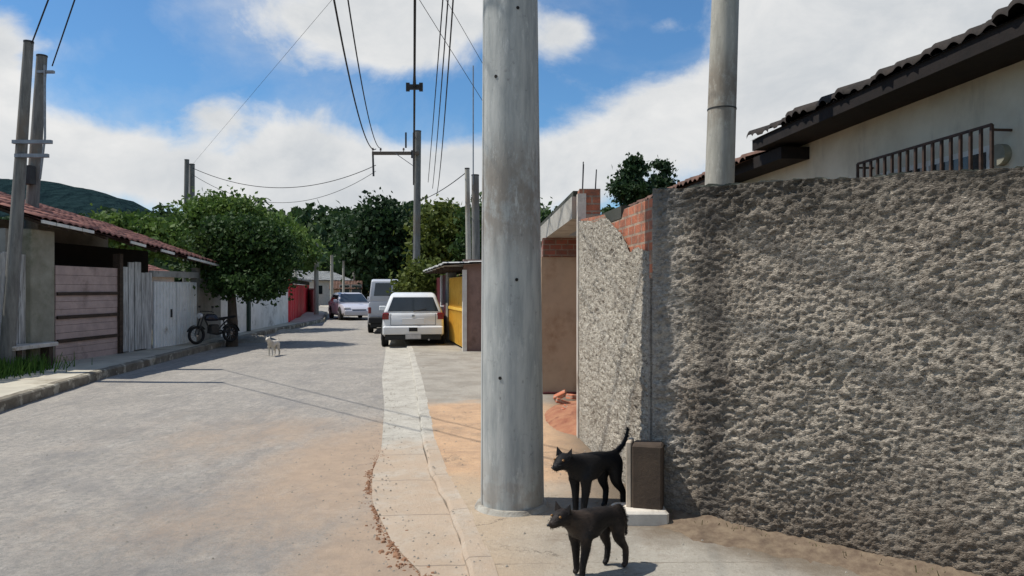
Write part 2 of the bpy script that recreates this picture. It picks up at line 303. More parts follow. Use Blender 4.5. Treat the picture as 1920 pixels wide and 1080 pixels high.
t.bump(t.math('ADD', t.noise(45, 6, .8), t.noise(9, 5, .7)), .8, .014); gut = t.done(c, .93, 0, .2)
M['gutter'] = gut if True else wea('gutter_concrete', (.56, .53, .46), (.4, .375, .32), 3, .93, .6, 45, .012, grime=(.4, .27, .17), gscale=1.5, glo=.47, ghi=.68)
M['kerb'] = wea('kerb_concrete', (.46, .44, .38), (.33, .31, .27), 3, .93, .6, 45, .012, grime=(.17, .14, .11), gscale=3, glo=.52, ghi=.75)
M['clod'] = wea('brown_clods', (.2, .10, .055), (.3, .17, .10), 12, 1, .6, 60)
M['rubble'] = wea('brick_rubble', (.40, .20, .11), (.30, .12, .07), 6, 1, .9, 30, .02, grime=(.16, .05, .035), gscale=4)
M['sand'] = wea('sand_rubble', (.36, .33, .28), (.24, .22, .18), 6, 1, .7, 40)

# heavy roughcast
def roughcast(name, c1, c2, dark, top=None, band=False, stainlow=True):
    t = NT(name); o = t.xyz()
    v = t.map((1, 1, 2.0), rot=(0, R(16), 0))
    c = t.mix(t.ramp(t.noise(1.3, 7, .7), .35, .68), c1, c2)
    c = t.mix(t.ramp(t.noise(16, 7, .8, v), .44, .64, 0, .85), c, dark)
    c = t.mix(t.ramp(t.noise(40, 5, .8, v), .53, .66, 0, .75), c, tuple(min(1, x * 1.75) for x in c1))
    c = t.mix(t.ramp(t.noise(33, 5, .8, t.map((1, 1, 1.7), (5, 3, 8), (0, R(16), 0))), .55, .66, 0, .8), c, tuple(x * .5 for x in dark))
    zt = t.math('ADD', o[2], t.math('MULTIPLY', t.math('SUBTRACT', t.noise(2.2, 6, .7), .5), .8))
    c = t.mix(t.ramp(t.noise(1.7, 8, .72, t.map((1, 1, .55), (9, 1, 4))), .55, .68, 0, .4), c, (.15, .105, .075))
    if top: c = t.mix(t.ramp(zt, top - .42, top + .05, 0, .85), c, (.055, .05, .042))
    if stainlow: c = t.mix(t.ramp(zt, .62, .05, 0, .62), c, (.12, .088, .062))
    if band:      # dark band of pole shadow and grime painted into the wall colour
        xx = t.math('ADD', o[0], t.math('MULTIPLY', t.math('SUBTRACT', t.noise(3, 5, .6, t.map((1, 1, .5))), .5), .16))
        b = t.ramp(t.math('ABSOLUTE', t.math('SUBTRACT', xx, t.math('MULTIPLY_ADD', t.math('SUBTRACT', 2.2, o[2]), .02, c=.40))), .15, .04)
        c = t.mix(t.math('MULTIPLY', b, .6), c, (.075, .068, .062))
        c = t.mix(t.math('MULTIPLY', t.ramp(xx, .30, .12), .3), c, (.42, .41, .39))  # lighter colour left of the band softens the pole's cast shadow
    t.bump(t.math('ADD', t.noise(38, 6, .8, v), t.math('MULTIPLY', t.vor(70, vec=v), .6)), .9, .02)
    return t.done(c, .95, 0, .15)
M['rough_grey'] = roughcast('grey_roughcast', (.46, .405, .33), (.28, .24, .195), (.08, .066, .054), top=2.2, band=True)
M['rough_pale'] = roughcast('pale_roughcast', (.56, .515, .43), (.43, .39, .32), (.15, .12, .095), None, False, False)

# ------------------------------------------------------------------ mesh helpers
def tag(o, label=None, cat=None, group=None, kind=None):
    if label: o['label'] = label
    if cat: o['category'] = cat
    if group: o['group'] = group
    if kind: o['kind'] = kind
    return o
def link(name, me, mat, parent=None, smooth=False):
    if mat: me.materials.append(mat)
    if smooth: me.polygons.foreach_set('use_smooth', [True] * len(me.polygons))
    o = bpy.data.objects.new(name, me); COL.objects.link(o)
    if parent: o.parent = parent
    return o
def thing(name, loc=(0, 0, 0), rz=0, label=None, cat=None, group=None):
    o = bpy.data.objects.new(name, None); COL.objects.link(o); o.location = loc; o.rotation_euler = (0, 0, rz); o.empty_display_size = .2
    return tag(o, label, cat, group)
class MB:
    def __init__(s): s.v = []; s.f = []
    def add(s, vs, fs):
        b = len(s.v); s.v += [tuple(p) for p in vs]; s.f += [tuple(b + i for i in f) for f in fs]; return s
    def box(s, x0, x1, y0, y1, z0, z1, M_=None, bev=0):
        if bev:
            e = bev; ring = [(x0 + e, y0), (x1 - e, y0), (x1, y0 + e), (x1, y1 - e), (x1 - e, y1), (x0 + e, y1), (x0, y1 - e), (x0, y0 + e)]
            vs = [(a, b, z0) for a, b in ring] + [(a, b, z1 - e) for a, b in ring]
            cx, cy = (x0 + x1) / 2, (y0 + y1) / 2
            vs += [(a + (e if a < cx else -e), b + (e if b < cy else -e), z1) for a, b in ring]
            fs = [tuple(range(7, -1, -1)), tuple(range(16, 24))]
            for k in (0, 8):
                for i in range(8): j = (i + 1) % 8; fs.append((k + i, k + j, k + 8 + j, k + 8 + i))
        else:
            vs = [(x, y, z) for z in (z0, z1) for x, y in ((x0, y0), (x1, y0), (x1, y1), (x0, y1))]
            fs = [(3, 2, 1, 0), (4, 5, 6, 7), (0, 1, 5, 4), (1, 2, 6, 5), (2, 3, 7, 6), (3, 0, 4, 7)]
        if M_: vs = [M_ @ Vector(p) for p in vs]
        return s.add(vs, fs)
    def tube(s, pts, rad, n=8, cap=True, closed=False):
        pts = [Vector(p) for p in pts]; rr = rad if isinstance(rad, (list, tuple)) else [rad] * len(pts); vs = []; fs = []
        prev = None
        for i, p in enumerate(pts):
            a = pts[(i - 1) % len(pts)] if (i > 0 or closed) else p; b = pts[(i + 1) % len(pts)] if (i < len(pts) - 1 or closed) else p
            d = (b - a).normalized()
            if prev is None: up = Vector((0, 0, 1)) if abs(d.z) < .9 else Vector((1, 0, 0)); u = d.cross(up).normalized()
            else: u = (prev - d * prev.dot(d)).normalized()
            prev = u; w = d.cross(u)
            vs += [p + (u * math.cos(2 * PI * k / n) + w * math.sin(2 * PI * k / n)) * rr[i] for k in range(n)]
        m = len(pts)
        for i in range(m if closed else m - 1):
            j = (i + 1) % m
            for k in range(n): q = (k + 1) % n; fs.append((i * n + k, i * n + q, j * n + q, j * n + k))
        if cap and not closed: fs += [tuple(range(n - 1, -1, -1)), tuple(range((m - 1) * n, m * n))]
        return s.add(vs, fs)
    def cyl(s, p, r, h, n=16, axis=(0, 0, 1), r2=None):
        p = Vector(p); a = Vector(axis).normalized() * h; return s.tube([p, p + a], [r, r if r2 is None else r2], n)
    def prism(s, poly, y0, y1, plane='xz'):      # polygon in xz extruded along y
        n = len(poly)
        if plane == 'xz': vs = [(a, y0, b) for a, b in poly] + [(a, y1, b) for a, b in poly]
        elif plane == 'yz': vs = [(y0, a, b) for a, b in poly] + [(y1, a, b) for a, b in poly]
        else: vs = [(a, b, y0) for a, b in poly] + [(a, b, y1) for a, b in poly]
        fs = [tuple(range(n)), tuple(range(2 * n - 1, n - 1, -1))] + [(i, i + n, (i + 1) % n + n, (i + 1) % n) for i in range(n)]
        return s.add(vs, fs)
    def loft(s, rings, closed=True, cap=True):
        n = len(rings[0]); vs = [p for r_ in rings for p in r_]; fs = []
        for i in range(len(rings) - 1):
            for k in range(n if closed else n - 1): q = (k + 1) % n; fs.append((i * n + k, i * n + q, (i + 1) * n + q, (i + 1) * n + k))
        if cap: fs += [tuple(range(n - 1, -1, -1)), tuple(range((len(rings) - 1) * n, len(rings) * n))]
        return s.add(vs, fs)
    def build(s, name, mat, parent=None, smooth=False, bevel=0):
        me = bpy.data.meshes.new(name); me.from_pydata(s.v, [], s.f); me.update()
        import bmesh
        b = bmesh.new(); b.from_mesh(me); bmesh.ops.recalc_face_normals(b, faces=b.faces); b.to_mesh(me); b.free()
        o = link(name, me, mat, parent, smooth)
        if bevel:
            m = o.modifiers.new('bevel', 'BEVEL'); m.width = bevel; m.segments = 3; m.limit_method = 'ANGLE'; m.angle_limit = R(35)
        if smooth and not bevel: 
            try: me.set_sharp_from_angle(angle=R(45))
            except Exception: pass
        return o
def npmesh(name, verts, quads, mat, parent=None, smooth=False):
    me = bpy.data.meshes.new(name); nv, nq = len(verts), len(quads)
    me.vertices.add(nv); me.vertices.foreach_set('co', np.asarray(verts, dtype=np.float32).ravel())
    me.loops.add(nq * 4); me.loops.foreach_set('vertex_index', np.asarray(quads, dtype=np.int32).ravel())
    me.polygons.add(nq); me.polygons.foreach_set('loop_start', np.arange(nq, dtype=np.int32) * 4)
    me.update(calc_edges=True); me.validate(); return link(name, me, mat, parent, smooth)
def vnoise(x, y, seed=0):
    xi = np.floor(x).astype(np.int64); yi = np.floor(y).astype(np.int64); fx = x - xi; fy = y - yi
    fx = fx * fx * (3 - 2 * fx); fy = fy * fy * (3 - 2 * fy)
    def h(a, b):
        n = (a * 374761393 + b * 668265263 + seed * 974634777) & 0xffffffff; n = ((n ^ (n >> 13)) * 1274126177) & 0xffffffff
        return ((n ^ (n >> 16)) & 0xffff) / 65535.0
    return (h(xi, yi) * (1 - fx) + h(xi + 1, yi) * fx) * (1 - fy) + (h(xi, yi + 1) * (1 - fx) + h(xi + 1, yi + 1) * fx) * fy
def fbm(x, y, oct=4, seed=0, g=.5):
    s = 0; a = 1; t_ = 0
    for i in range(oct): s = s + a * vnoise(x * 2 ** i, y * 2 ** i, seed + i); t_ += a; a *= g
    return s / t_
def gridmesh(name, u, v, fn, mat, parent=None, smooth=True):
    U, V = np.meshgrid(u, v); P = fn(U, V); nu, nv = len(u), len(v)
    verts = np.stack([p.ravel() for p in P], 1); i = np.arange(nu * nv).reshape(nv, nu)
    q = np.stack([i[:-1, :-1].ravel(), i[:-1, 1:].ravel(), i[1:, 1:].ravel(), i[1:, :-1].ravel()], 1)
    return npmesh(name, verts, q, mat, parent, smooth)

# ------------------------------------------------------------------ setting
def resample(pl, step=.5):
    out = []
    for a, b in zip(pl[:-1], pl[1:]):
        n = max(1, int(math.dist(a, b) / step))
        out += [(a[0] + (b[0] - a[0]) * i / n, a[1] + (b[1] - a[1]) * i / n) for i in range(n)]
    return out + [pl[-1]]
def at_y(pl, y):
    for a, b in zip(pl[:-1], pl[1:]):
        if min(a[1], b[1]) <= y <= max(a[1], b[1]): return a[0] + (b[0] - a[0]) * (y - a[1]) / (b[1] - a[1] + 1e-9)
    return pl[-1][0] if y > pl[-1][1] else pl[0][0]
LK = [(-4.6, -8), (-4.75, -2), (-5.3, 3), (-5.9, 6.5), (-6.45, 9.2), (-7.1, 12.7), (-7.6, 17.2), (-8.35, 24.6), (-8.9, 34.4), (-11.2, 44), (-16, 56), (-24, 68)]   # left kerb
GO = [(-.2, -8), (-.22, 0), (-.32, 2.5), (-.50, 3.97), (-.72, 4.4), (-1.04, 5.34), (-1.2, 6.2), (-1.28, 7.05), (-1.72, 9.7), (-2.3, 12.7), (-3.2, 18.2), (-4.6, 26), (-6.3, 36), (-8.8, 46), (-13.5, 58), (-21, 71)]  # gutter / asphalt
GI = [(.10, -8), (.06, 0), (-.04, 2.5), (-.24, 3.97), (-.44, 5.0), (-.68, 6.0), (-.88, 7.05), (-1.28, 9.7), (-1.75, 12.7), (-2.65, 18.2), (-4.1, 26), (-5.8, 36), (-8.3, 46), (-13, 58), (-20.5, 71)]  # kerb line
ys = np.concatenate([np.arange(-8, 20, .25), np.arange(20, 72, 1)])
def ystrip(name, A, B, za, zb, mat, nx=6, wob=0, ylim=(-8, 71), zf=None):
    yy = np.array([y for y in ys if ylim[0] <= y <= ylim[1]])
    a = np.array([A(y) if callable(A) else at_y(A, y) for y in yy]); b = np.array([B(y) if callable(B) else at_y(B, y) for y in yy])
    def fn(U, V):
        k = np.searchsorted(yy, V[:, 0]); X = a[k][:, None] * (1 - U) + b[k][:, None] * U
        Z = za * (1 - U) + zb * U + (zf(X, V) if zf else 0); return X, V, Z
    return tag(gridmesh(name, np.linspace(0, 1, nx), yy, fn, mat), kind='structure')
ground = MB().add([(-900, -300, -.03), (900, -300, -.03), (900, 1500, -.03), (-900, 1500, -.03)], [(0, 1, 2, 3)]).build('ground', M['ground']); tag(ground, kind='structure')
ystrip('road', LK, lambda y: at_y(GO, y) + .02, 0, 0, M['road'], 24)
ystrip('gutter', GO, GI, .004, .012, M['gutter'], 8, zf=lambda X, Y: (fbm(X * 9, Y * 9, 4, 3) - .5) * .012 + .004)
def kerb(name, pl, side, w, z0, z1, mat, seed):
    p = resample(pl, .22); vs = []; fs = []
    r_ = random.Random(seed)
    for i, (x, y) in enumerate(p):
        a = Vector(p[max(0, i - 1)]); b = Vector(p[min(len(p) - 1, i + 1)]); d = (b - a).normalized(); nn = Vector((d.y, -d.x)) * side
        j = r_.uniform(-.012, .012); k = r_.uniform(-.012, .006)
        i1 = Vector((x, y)) + nn * (j); i2 = Vector((x, y)) + nn * w; e = .02
        vs += [(i1.x, i1.y, z0), (i1.x, i1.y, z1 - e + k), (i1.x + nn.x * e, i1.y + nn.y * e, z1 + k), (i2.x, i2.y, z1 + k * .3 + .003), (i2.x, i2.y, z0)]
    n = len(p)
    for i in range(n - 1):
        for k in range(4): fs.append((i * 5 + k, i * 5 + k + 1, i * 5 + 5 + k + 1, i * 5 + 5 + k))
    return tag(MB().add(vs, fs).build(name, mat), kind='structure')
KL, KR = .15, .06
kerb('kerb', LK, -1, .14, -.02, KL, wea('dark_kerb', (.25, .225, .175), (.14, .12, .09), 4, .95, .7, 40, .015, grime=(.42, .39, .31), gscale=3, glo=.52, ghi=.6), 1)  # dark base colour carries the kerb face's shade along with soil
kerb('kerb', GI, 1, .13, -.02, KR, M['gutter'], 2)
# left facade / property line in plan
FL = [(-9.4, -8), (-9.15, 4), (-8.95, 9), (-8.75, 14), (-8.35, 19.4), (-8.9, 25), (-9.4, 30), (-9.9, 36), (-11.9, 43.5), (-16.9, 55.5), (-25, 67)]
ystrip('pavement', lambda y: at_y(LK, y) - .13, lambda y: at_y(FL, y) - .6, KL, KL, M['pave_l'], 10, zf=lambda X, Y: (fbm(X * 2, Y * 2, 4, 9) - .5) * .02)
def right_edge(y):
    if y < 5.1: return 5.2
    return at_y([(1.6, 5.1), (1.6, 7.4), (1.9, 11), (.4, 12.6), (.1, 16.5), (-.8, 17.5), (-1.5, 22), (-3.2, 28), (-5, 36), (-7.6, 46), (-12, 58), (-19.5, 71)], y)
ystrip('pavement', lambda y: at_y(GI, y) + .12, right_edge, KR, KR, M['pave_r'], 24, zf=lambda X, Y: (fbm(X * 2.5, Y * 2.5, 4, 12) - .5) * .022)

# distant hill and rising wooded terrain
def hillz(X, Y):
    az_ = np.degrees(np.arctan2(X, Y)); r_ = np.hypot(X, Y)
    top = np.interp(az_, [-75, -50, -40, -35, -31, -28, -25.5, -23, -10, 30, 60], [150, 150, 154, 146, 136, 118, 95, 70, 40, 40, 50])
    cz = np.cos(np.radians(az_))
    h = top / 1000 * 640 * 1.0
    return h * np.clip(np.sin(np.clip((r_ * cz - 330) / 310, 0, 1.7) * PI / 2), 0, 1) * cz ** 0 + (fbm(X / 45, Y / 45, 5, 4) - .5) * 16 * np.clip((r_ - 330) / 150, 0, 1) - 2
o = gridmesh('hill', np.linspace(-1400, 700, 200), np.linspace(300, 900, 90), lambda U, V: (U, V, hillz(U, V)), M['hill']); tag(o, kind='structure')
def slopez(X, Y):
    r_ = Y - 75 + .3 * np.abs(X + 10) * 0
    return np.clip(r_ / 75, 0, 1) ** .9 * (14.5 - .03 * np.abs(X + 20)) + (fbm(X / 9, Y / 9, 3, 8) - .5) * 1.5 * np.clip(r_ / 10, 0, 1) - .6
o = gridmesh('wooded_slope', np.linspace(-150, 150, 90), np.linspace(75, 190, 40), lambda U, V: (U, V, slopez(U, V)), M['ground']); tag(o, kind='structure')

# ------------------------------------------------------------------ foliage
def leaves(pts, size, rng, aspect=1.6, flat=0.0):
    n = len(pts); a = rng.normal(size=(n, 3)); a[:, 2] *= (1 - flat * .5); a /= np.linalg.norm(a, axis=1)[:, None]
    b = rng.normal(size=(n, 3)); b -= a * (a * b).sum(1)[:, None]; b /= np.linalg.norm(b, axis=1)[:, None]
    s = size * rng.uniform(.6, 1.35, n)[:, None]; a = a * s * .5 * aspect; b = b * s * .5
    nn = np.cross(a, b); nn /= np.linalg.norm(nn, axis=1)[:, None] + 1e-9
    v = np.stack([pts - a, pts - b + nn * s * .12, pts + a, pts + b + nn * s * .12], 1).reshape(-1, 3)
    return v, np.arange(n * 4).reshape(-1, 4)
def crown_points(blobs, nclump, nper, spread, rng, shell=.75):
    vol = np.array([b[3] * b[4] * b[5] for b in blobs]); ids = rng.choice(len(blobs), nclump, p=vol / vol.sum()); cs = []
    for k in ids:
        b = blobs[k]; d = rng.normal(size=3); d /= np.linalg.norm(d); r_ = rng.uniform(shell ** 3, 1) ** (1 / 3) if rng.random() < .8 else rng.uniform(.2, .9)
        cs.append((b[0] + d[0] * b[3] * r_, b[1] + d[1] * b[4] * r_, b[2] + d[2] * b[5] * r_))
    cs = np.array(cs); sp_ = spread * rng.uniform(.6, 1.4, nclump)
    p = cs[:, None, :] + rng.normal(size=(nclump, nper, 3)) * sp_[:, None, None] * np.array([1, 1, .7])
    return cs, p.reshape(-1, 3)
def tree(name, base, blobs, mat, label, cat='tree', group=None, nclump=110, nper=70, spread=.25, leaf=.11, trunk_r=.12, seed=1, limbs=10, trunk_top=None, lean=(0, 0)):
    rng = np.random.default_rng(seed); base = Vector(base); root = thing(name, base, 0, label, cat, group)
    bl = [(b[0] - base.x, b[1] - base.y, b[2] - base.z, b[3], b[4], b[5]) for b in blobs]
    cs, p = crown_points(bl, nclump, nper, spread, rng)
    p = p[p[:, 2] > .15]
    v, q = leaves(p, leaf, rng); npmesh('crown', v, q, mat, root)
    mid = np.mean(np.array([b[:3] for b in bl]), 0); tt = trunk_top or mid[2]
    b = MB(); fork = Vector((lean[0], lean[1], tt * .55)); pts = [Vector((0, 0, -.1)), Vector((lean[0] * .3 + .03, lean[1] * .3, tt * .25)), fork, Vector((float(mid[0]) * .7, float(mid[1]) * .7, tt))]
    b.tube(pts, [trunk_r * 1.25, trunk_r, trunk_r * .8, trunk_r * .3], 9)
    for i in rng.choice(len(cs), min(limbs, len(cs)), replace=False):
        e = Vector(cs[i]); s0 = fork.lerp(pts[3], rng.uniform(0, .6)); m_ = s0.lerp(e, .5) + Vector((0, 0, .12 * e.length * .3))
        b.tube([s0, m_, e], [trunk_r * .45, trunk_r * .28, trunk_r * .08], 6)
    b.build('trunk', M['bark'], root, True); return root

# main street tree (dark, over the left pavement)
tb = gp(575, 616, .05); d0 = tb.y
def pb(x, y, d, rx, rz, ry=None): c_ = px(x, y, d); return (c_.x, c_.y, c_.z, rx * d / 1000, (ry or rx) * d / 1000, rz * d / 1000)
tree('street_tree', tb, [pb(580, 490, 20.6, 52, 45), pb(618, 498, 20.4, 34, 38), pb(540, 502, 21, 22, 24), pb(595, 534, 20, 46, 15), pb(640, 520, 20.6, 18, 16)], M['leaf_dark'],
     'dark green round-crowned tree shading the left pavement beside the motorcycle', nclump=300, nper=130, spread=.19, leaf=.075, trunk_r=.13, seed=3, limbs=16, trunk_top=2.4)
tree('leafy_tree', (px(560, 560, 27).x, 27, 0), [pb(562, 446, 27, 42, 26), pb(590, 440, 27, 20, 18), pb(512, 480, 27, 26, 18), pb(535, 462, 27, 16, 12), pb(645, 478, 28, 20, 22), pb(620, 462, 28, 26, 18)], M['leaf_mid'],
     'sunlit green tree rising just behind the dark street tree on the left', nclump=170, nper=120, spread=.27, leaf=.11, seed=5, group='trees behind the left houses')
tree('leafy_tree', (px(440, 560, 25).x - .6, 25, 0), [pb(425, 458, 25, 24, 8), pb(472, 472, 25, 30, 14), pb(448, 464, 25.5, 26, 11), pb(402, 452, 25.5, 10, 4)], M['leaf_mid'],
     'bushy green tree showing over the red tiled roof of the left shed', nclump=120, nper=80, spread=.25, leaf=.13, seed=6, group='trees behind the left houses')
tree('leafy_tree', (px(655, 560, 38).x, 38, 0), [pb(645, 478, 38, 22, 20), pb(668, 488, 39, 14, 18), pb(625, 470, 40, 26, 22)], M['leaf_mid'],
     'green tree behind the red gate on the left', nclump=110, nper=60, spread=.42, leaf=.2, seed=7, group='trees behind the left houses')
tree('pine_tree', (px(782, 560, 62).x, 62, 0), [pb(781, 414, 62, 7, 9), pb(779, 426, 62, 15, 10), pb(777, 440, 62, 25, 13), pb(790, 460, 62, 42, 22), pb(762, 470, 62, 32, 22), pb(780, 500, 62, 50, 30)], M['leaf_conifer'],
     'tall blackish green pointed tree beyond the street, left of the utility pole crossarm', nclump=150, nper=80, spread=.6, leaf=.3, seed=8, trunk_r=.3, limbs=8)
tree('leafy_tree', (px(865, 560, 42).x, 42, 0), [pb(865, 452, 42, 36, 26), pb(880, 480, 42, 40, 36), pb(850, 500, 42, 26, 30)], M['leaf_olive'],
     'olive green tree beside the twin concrete posts on the right of the street', nclump=150, nper=80, spread=.4, leaf=.2, seed=9, group='trees behind the right houses')
tree('leafy_tree', (px(935, 560, 40).x, 40, 0), [pb(930, 470, 40, 45, 45), pb(985, 470, 40, 32, 34)], M['leaf_dark'],
     'dark tree mostly hidden behind the big near utility pole', nclump=130, nper=80, spread=.4, leaf=.2, seed=10, group='trees behind the right houses')
tree('bush', (px(842, 560, 24.6).x, 24.6, 0), [pb(836, 526, 24.4, 24, 15), pb(856, 535, 24.6, 18, 16), pb(815, 534, 24.2, 15, 9), pb(842, 512, 24.6, 16, 10)], M['leaf_olive'],
     'leafy bush leaning over the pavement above the white parked car', 'bush', nclump=80, nper=70, spread=.16, leaf=.1, trunk_r=.05, seed=11, limbs=8)
tree('tall_tree', (px(1125, 560, 30).x, 30, 0), [pb(1121, 376, 30, 13, 13), pb(1114, 396, 30, 15, 12), pb(1128, 368, 30, 7, 10), pb(1104, 404, 30, 14, 12), pb(1120, 408, 30, 24, 16)], M['leaf_conifer'],
     'dark tree top with a pointed crown behind the brick wall and tiled roof', nclump=95, nper=60, spread=.16, leaf=.12, seed=12, group='tree tops over the right roofs', trunk_top=4)
tree('tall_tree', (px(1160, 560, 31).x, 31, 0), [pb(1160, 376, 31, 7, 9), pb(1157, 394, 31, 11, 11), pb(1160, 406, 31, 15, 12)], M['leaf_conifer'],
     'smaller dark tree top just right of the pointed crown, over the tiled roof', nclump=50, nper=60, spread=.14, leaf=.12, seed=13, group='tree tops over the right roofs', trunk_top=4)
# small palm-like silhouette
pr = thing('palm_tree', (px(614, 560, 70).x, 70, 0), 0, 'tiny palm tree silhouette standing above the tree line on the left', 'palm tree')
MB().tube([(0, 0, 0), (.1, 0, 4), (0, 0, 9.5)], [.16, .14, .12], 7).build('trunk', M['bark'], pr)
b = MB()
for k in range(16):
    a = k * 2 * PI / 16 + .2; pts = [Vector((math.cos(a) * r_, math.sin(a) * r_, 9.5 + .5 * math.sin(r_ * 1.9) - .35 * r_ * r_ + (.35 if k % 2 else 0))) for r_ in (0, .35, .7, 1.0)]
    for p0, p1 in zip(pts[:-1], pts[1:]): s_ = Vector((-math.sin(a), math.cos(a), 0)) * .13; b.add([p0 - s_, p0 + s_, p1 + s_, p1 - s_], [(0, 1, 2, 3)])
b.build('crown', M['leaf_conifer'], pr)
# far wood: one mass on the slope
rng = np.random.default_rng(20); P = []
for k in range(1150):
    y = rng.uniform(72, 165); x = rng.uniform(-95, 70) * (y / 120) - 5
    z = float(slopez(np.array(x), np.array(y))) if y > 75 else 0
    h = rng.uniform(2.6, 5.2) * (1.25 if rng.random() < .12 else 1); r_ = rng.uniform(1.5, 2.8)
    c_, p = crown_points([(x, y, z + h * .6, r_, r_, h * .5)], 9, 13, .5, rng); P.append(p)
P = np.concatenate(P); v, q = leaves(P, .75, rng); tag(npmesh('distant_wood', v, q, M['leaf_wood']), 'dense dark green wood covering the slope beyond the street', 'wood', kind='stuff')

# ------------------------------------------------------------------ roofs
def tile_roof(name, e0, e1, back, depth, rise, mat, parent, pitch=.2, amp=.035, thick=.02, row=.38, jitter=.008, seed=0):
    e0, e1 = Vector(e0), Vector(e1); Ln = (e1 - e0).length; n = max(3, int(Ln / pitch)); k = 8; rows = max(2, int(depth / row))
    rng = np.random.default_rng(seed); jit = rng.uniform(-1, 1, (rows, n)); jo = rng.uniform(-1, 1, (rows, n))
    t_ = np.linspace(0, 1, n * k + 1); prof = np.abs(np.sin(t_ * n * PI)) * amp
    back = Vector(back).normalized(); V = []; Q = []; base = 0
    for r_ in range(rows):
        for s in (0, 1):
            f = (r_ + s * 1.1) / rows; z = rise * f - s * .0 + (0.022 if s == 0 else -.006)
            col = np.minimum((t_ * n).astype(int), n - 1); dep = depth * f + jit[r_, col] * jitter * (1 - s) * 2
            P_ = np.array([list(e0)]) + np.outer(t_, np.array(e1 - e0)) + np.outer(dep, np.array(back)); P_[:, 2] += z + prof + jo[r_, col] * jitter
            V.append(P_)
        P2 = V[-2].copy(); P2[:, 2] -= thick + .01; V.append(P2)
        m = len(t_); i = np.arange(m - 1)
        Q.append(np.stack([base + i, base + i + 1, base + m + i + 1, base + m + i], 1)); Q.append(np.stack([base + i, base + 2 * m + i, base + 2 * m + i + 1, base + i + 1], 1)); base += 3 * m
    # underside deck
    a = [Vector(e0) + Vector((0, 0, -.03)), Vector(e1) + Vector((0, 0, -.03)), Vector(e1) + back * depth + Vector((0, 0, rise - .03)), Vector(e0) + back * depth + Vector((0, 0, rise - .03))]
    V.append(np.array([list(p) for p in a])); Q.append(np.array([[base, base + 1, base + 2, base + 3]]))
    return npmesh(name, np.concatenate(V), np.concatenate(Q), mat, parent, False)

# ------------------------------------------------------------------ LEFT SIDE: shed row
def wallthing(name, p0, p1, label, cat, group=None, z=0.0):
    """thing at p0, local x runs to p1, local -y is the street side on the left (returns root, length)"""
    d = Vector((p1[0] - p0[0], p1[1] - p0[1])); r_ = thing(name, (p0[0], p0[1], z), math.atan2(d.y, d.x), label, cat, group); return r_, d.length
# property line pieces: d along y
def fp(y, off=0.0): return (at_y(FL, y) + off, y)
def fpx(x_):      # property line point seen at photo column x_
    for k in range(2000):
        y = 6 + k * .02
        if at_y(FL, y) / y >= (x_ - 960) / 1000: return y
    return 46
SH, shl = wallthing('tiled_shed', fp(8.2), fp(fpx(531)), 'long low shed with rusty red tiled roof and shaded open front along the left pavement', 'shed')
g0 = fp(8.2)
def loc(y): return math.dist(g0, fp(y))       # along coordinate (approx, the line is nearly straight)
# local: x along away from camera, +y is left of that = towards -x world (inside). street side is -y
yend = fpx(531); s1 = fpx(329); s2 = fpx(416); s3 = fpx(421); s4 = fpx(464); s5 = fpx(466); s6 = fpx(528); p_a = fpx(288); p_b = fpx(320)
Lr = loc
MB().box(Lr(12.6), Lr(yend), 2.5, 2.65, 0, 3.05).build('back_wall', M['grey_wall'], SH)
MB().box(Lr(12.75), Lr(12.9), .1, 3.1, 0, 2.6).build('side_wall', M['grey_wall'], SH)
MB().box(0, Lr(p_a) - .02, .02, .16, 0, 1.55).build('low_wall', M['grey_wall'], SH)
pm = MB(); xx = 0.02
rr = random.Random(4)
while xx < Lr(p_a) - .16:
    w = rr.uniform(.1, .19); pm.box(xx, xx + w - .015, -.02 + rr.uniform(-.01, .01), .018, .25 + rr.uniform(0, .05), 2.2 + rr.uniform(-.15, .12)); xx += w
pm.build('board_fence', M['greyboard'], SH)
MB().box(Lr(p_a), Lr(p_b), -.12, .4, 0, 2.62, bev=.015).build('corner_pillar', M['pillar_render'], SH)
MB().box(Lr(p_b), Lr(yend), 1.4, 1.5, 0, 2.55).build('shade_panel', M['dark'], SH)  # near-black sheet standing in for the shade inside the shed
NS, nl = wallthing('set_back_shed', (-11.0, 4.5), (-10.75, 12.5), 'low grey shed with red tiled roof set back behind the board fence', 'shed')
MB().box(0, nl, 0, .15, 0, 2.75).box(nl - .15, nl, .15, 3.5, 0, 2.75).build('wall', M['grey_wall'], NS)
tile_roof('roof', (-.2, -.25, 2.85), (nl + .15, -.25, 2.85), (0, 1, 0), 3.4, 1.1, M['tile_red'], NS, .2, .04, seed=5)
MB().box(-.2, nl + .15, -.27, -.24, 2.74, 2.81).build('fascia_board', M['whitepaint'], NS)
# pink gate
gt = MB(); x0, x1 = Lr(s1) - .0, Lr(s2)
hz = [.0, .42, .87, 1.32, 1.86]
for a, b_ in zip(hz[:-1], hz[1:]):
    for j in range(3):
        h0 = a + (b_ - a) * j / 3; h1 = a + (b_ - a) * (j + 1) / 3; gt.box(x0, x1, -.0 - rr.uniform(0, .006), .04, h0 + .13 + .006, h1 + .13)
gate = gt.build('gate', M['pinkgate'], SH); gate['label'] = 'dusty pink boarded gate with dark horizontal rails'
for h in hz[1:-1]: MB().box(x0 + .02, x1 - .02, -.04, -.008, h + .1, h + .165).build('rail', M['wood_dark'], gate)
MB().box(x1, x1 + .12, -.06, .1, 0, 2.3).build('post', M['wood_dark'], SH)
